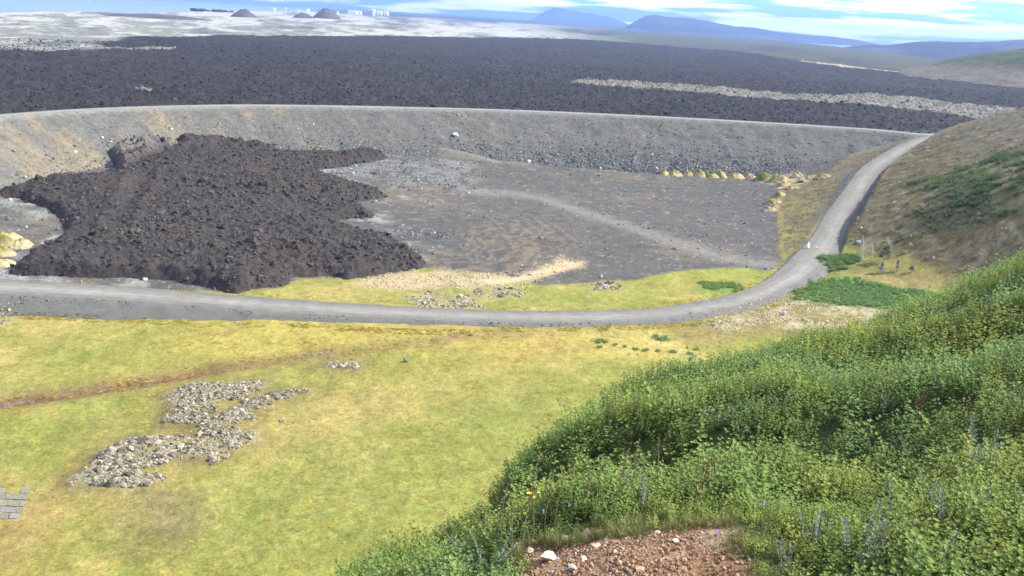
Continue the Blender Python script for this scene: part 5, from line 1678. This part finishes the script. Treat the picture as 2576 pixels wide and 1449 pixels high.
# round white board and small orange barrier at the foot of the climb
p = hits([(2032, 630)])[0]; p[2] = ground_z(p[0], p[1])[0]
root = empty('round_board', tuple(p))
tag(root, 'round white board on a short stand at the left of the climbing road', 'sign board')
V, Fc = [], []
for s in (-1, 1):
    for k in range(28):
        a = 6.283 * k / 28
        V.append((.62 * math.cos(a), s * .03 + .10 * math.sin(a), 1.0 + .78 * math.sin(a)))
    V.append((0, s * .045, 1.0))
for k in range(28):
    j = (k + 1) % 28
    Fc += [(k, j, 29 + j, 29 + k), (28, j, k, k), (57, 29 + k, 29 + j, 29 + j)]
link('disc', pydata('disc', V, Fc, flat_mat('white_board', (.80, .80, .74), .5, .3), False), root)
link('stand', pydata('stand', *tube([(0, .02, -.3), (0, .02, .6)], .04, .04, 8), flat_mat('galvanised', (.4, .4, .4), .4, .5)), root)
root.rotation_euler = (0, .12, .85)
p = hits([(2054, 628)])[0]; p[2] = ground_z(p[0], p[1])[0]
root = empty('road_barrier', tuple(p), .3)
tag(root, 'small orange and yellow road barrier block standing on the gravel', 'road barrier')
def box(x0, x1, y0, y1, z0, z1, bev=.03, taper=1.0):
    bm = bmesh.new()
    bmesh.ops.create_cube(bm, size=1)
    for v in bm.verts:
        t_ = taper if v.co.z > 0 else 1
        v.co = Vector(((x0 + x1) / 2 + v.co.x * (x1 - x0) * t_, (y0 + y1) / 2 + v.co.y * (y1 - y0) * t_, z0 + (v.co.z + .5) * (z1 - z0)))
    if bev: bmesh.ops.bevel(bm, geom=bm.edges[:], offset=bev, segments=1, affect='EDGES')
    me = bpy.data.meshes.new('box'); bm.to_mesh(me); bm.free()
    return me
def boxp(name, root, mat, *a, **k):
    me = box(*a, **k); me.name = name; me.materials.append(mat)
    return link(name, me, root)
boxp('board', root, M_YO, -.5, .5, -.04, .04, .42, .72)
boxp('rail', root, M_OR, -.5, .5, -.05, .05, .20, .34)
boxp('foot', root, M_OR, -.5, -.38, -.22, .22, 0, .22)
boxp('foot', root, M_OR, .38, .5, -.22, .22, 0, .22)
boxp('post', root, M_OR, -.47, -.40, -.035, .035, .2, .75, bev=.01)
boxp('post', root, M_OR, .40, .47, -.035, .035, .2, .75, bev=.01)

# ------------------------------------------------------------------ grey paving slabs sunk in the grass at the left edge
a_, b_, c_ = hits([(-70, 1226), (78, 1230), (48, 1305)])
root = empty('stone_paving', tuple(b_))
tag(root, 'rectangle of worn grey paving slabs half sunk in the grass', 'paving')
M_SLAB = [flat_mat('grey_slab', c, .85, .2, noise=(.3, .25)) for c in ((.15, .15, .14), (.135, .135, .125), (.17, .17, .155))]
ux = (a_ - b_)[:2]; Lx = np.linalg.norm(ux); ux /= Lx
uy = (c_ - b_)[:2]; Ly = np.linalg.norm(uy); uy /= Ly
nx_, ny_ = 5, 5
for j in range(ny_):
    xo = 0.0
    row_h = Ly / ny_
    lens = [(.75, 1.2, .7, 1.1, .9), (.4, 1.35, .8, 1.2, .9), (.45, 1.0, 1.5, .6, 1.2), (.5, 1.3, .7, 1.1, 1.0), (.9, .8, 1.4, .8, 1.1)][j]
    tot = sum(lens)
    for i, l_ in enumerate(lens):
        w = l_ / tot * Lx
        if j == 0 and i == 1:
            xo += w
            continue
        q = b_[:2] + ux * (xo + w / 2) + uy * (j + .5) * row_h
        gzq = float(ground_z(q[0], q[1])[0])
        hw2, hd2 = w / 2 - .07, row_h / 2 - .10
        base_ = [ux * sx_ * hw2 * rng.uniform(.94, 1.0) + uy * sy_ * hd2 * rng.uniform(.92, 1.0) for sx_, sy_ in ((-1, -1), (1, -1), (1, 1), (-1, 1))]
        V = [(*v, z_) for z_ in (-.25, .015) for v in base_]
        tl = rng.normal(0, .006, 4)
        V = [(v[0], v[1], v[2] + (tl[k % 4] if k > 3 else 0)) for k, v in enumerate(V)]
        Fq = [(0, 3, 2, 1), (4, 5, 6, 7), (0, 1, 5, 4), (1, 2, 6, 5), (2, 3, 7, 6), (3, 0, 4, 7)]
        s_ = link('slab', pydata('slab', V, Fq, M_SLAB[int(rng.integers(3))], False), root)
        gmax = max(float(ground_z(q[0] + v[0], q[1] + v[1])[0]) for v in base_)
        s_.location = (q[0] - root.location.x, q[1] - root.location.y, gmax - root.location.z)
        xo += w

# ------------------------------------------------------------------ far white buildings
M_WB = flat_mat('white_wall', (.75, .76, .76), .6, .3)
M_RF = flat_mat('pale_roof', (.5, .52, .54), .6, .3)
M_WIN = flat_mat('dark_window', (.05, .06, .07), .2, .5)
blds = [(1345, 40, 44, 5, 'long low white factory building right of the tall one'), (1400, 36, 14, 12, 'tallest white plant building in the far group'), (1422, 44, 30, 5, 'white hall right of the tallest plant building'), (1442, 47, 22, 5, 'furthest right white hall of the far group'),
        (1300, 40, 20, 4, 'low white building at the left of the far group'), (1285, 44, 12, 4, 'small white shed left of the far group'),
        (752, 27, 10, 4, 'small far white house above the right of the dark trees'), (690, 22, 9, 4, 'far white house left of the two dark groves'), (718, 22, 9, 4, 'far white house between the two groves'), (775, 25, 9, 4, 'far white house over the second grove'),
        (850, 31, 12, 4, 'far white house right of the larger crater cone'), (905, 33, 12, 4, 'far white house further right of the crater cone'), (940, 35, 10, 4, 'last far white house towards the factory')]
for i, (dx, dy, wpx, hpx, lb) in enumerate(blds):
    q = P(dx * .6708 * 1.0 if dx > 1000 and dx < 1 else dx, dy, 20)
    # keep them on the land at a sensible distance
    d = ray(dx, dy)
    hyp = math.hypot(d[0], d[1])
    dist = 3000.0 if dx > 1000 else 3600.0
    if i < 6: dx = {1345: 890, 1400: 940, 1422: 955, 1442: 972, 1300: 905, 1285: 878}[dx]; dy = {0: 30, 1: 30, 2: 32, 3: 33, 4: 31, 5: 29}[i]; d = ray(dx, dy); hyp = math.hypot(d[0], d[1])
    x, y = d[0] / hyp * dist, d[1] / hyp * dist
    z = HC + d[2] / hyp * dist
    w, h = wpx * .42 / 2231 * dist, hpx * .45 / 2231 * dist
    root = empty('white_building', (x, y, z - h * .3), rng.uniform(-.3, .3))
    tag(root, lb, 'building', 'white buildings far out on the old lava')
    boxp('wall', root, M_WB, -w / 2, w / 2, -6, 6, -6, h, bev=0)
    V = [(-w / 2 - .4, -6.5, h + .003), (w / 2 + .4, -6.5, h + .003), (w / 2 + .4, 6.5, h + .003), (-w / 2 - .4, 6.5, h + .003), (-w / 2 - .4, 0, h * 1.25 + 1), (w / 2 + .4, 0, h * 1.25 + 1)]
    link('roof', pydata('roof', V, [(0, 1, 5, 4), (2, 3, 4, 5), (0, 4, 3), (1, 2, 5), (0, 3, 2, 1)], M_RF, False), root)
    for k in range(max(1, int(w / 9))):
        xw = -w / 2 + (k + .5) * w / max(1, int(w / 9))
        boxp('window', root, M_WIN, xw - 1.2, xw + 1.2, -6.1, -5.9, h * .35, h * .7, bev=0)

# blocks on the near part of the lava field, and dark groves far out
n = 60000
az = rng.uniform(R(-33), R(34), n)
rr = 290 * (900 / 290) ** (rng.random(n) ** .8)
x, y = rr * np.sin(az), rr * np.cos(az)
dc, _t = line_dist(x, y, crest[::3], True)
k = (dc < -9)
x, y, rr = x[k], y[k], rr[k]
ii = np.clip(((np.log(rr / rmin) / np.log(np.interp(np.arctan2(x, y), azs, edge_r) / rmin)) ** (1 / .92) * (nr - 1)).astype(int), 0, nr - 1)
jj = np.clip(((np.arctan2(x, y) - azs[0]) / (azs[-1] - azs[0]) * (na - 1)).round().astype(int), 0, na - 1)
zz = FZ[ii, jj]
k = m_isl[ii, jj] < .3
scatter('lava_blocks', 'clinker', np.stack([x, y, zz], 1)[k], np.clip(.30 * rng.lognormal(0, .5, k.sum()), .15, 1.2), rng.uniform(0, 6.28, (k.sum(), 3)), rng.uniform(.4, 1.0, k.sum())[:, None] * np.array([.85, .9, .95]), 'dark jagged blocks strewn over the lava field')
x2, y2, z2 = x[~k], y[~k], zz[~k]
scatter('pale_blocks', 'lichen_rubble', np.stack([x2, y2, z2], 1), np.clip(.5 * rng.lognormal(0, .4, len(x2)), .2, 1.5), rng.uniform(0, 6.28, (len(x2), 3)), rng.uniform(.3, .85, len(x2))[:, None] * np.ones(3), 'lichen covered blocks on the pale island in the lava')
M_GROVE = flat_mat('grove_leaves', (.03, .05, .03), .9, .1, noise=(3, .3))
for cx0, wpx, lb in ((503, 42, 'left one of two dark groves far out on the plain'), (560, 52, 'right one of two dark groves far out on the plain')):
    q = ray(cx0, 27); hy = math.hypot(q[0], q[1]); dist = 3300.
    c0 = np.array([q[0] / hy * dist, q[1] / hy * dist, 17.0])
    w = wpx / 2231 * dist
    prt = [blob((rng.uniform(-.5, .5) * w, rng.uniform(-8, 8), rng.uniform(1, 6)), rng.uniform(2.5, 5), 2, (1.3, 1, 1)) for _ in range(46)]
    tag(link('distant_grove', pydata('distant_grove', *join(prt), M_GROVE), None, tuple(c0)), lb, kind='stuff')
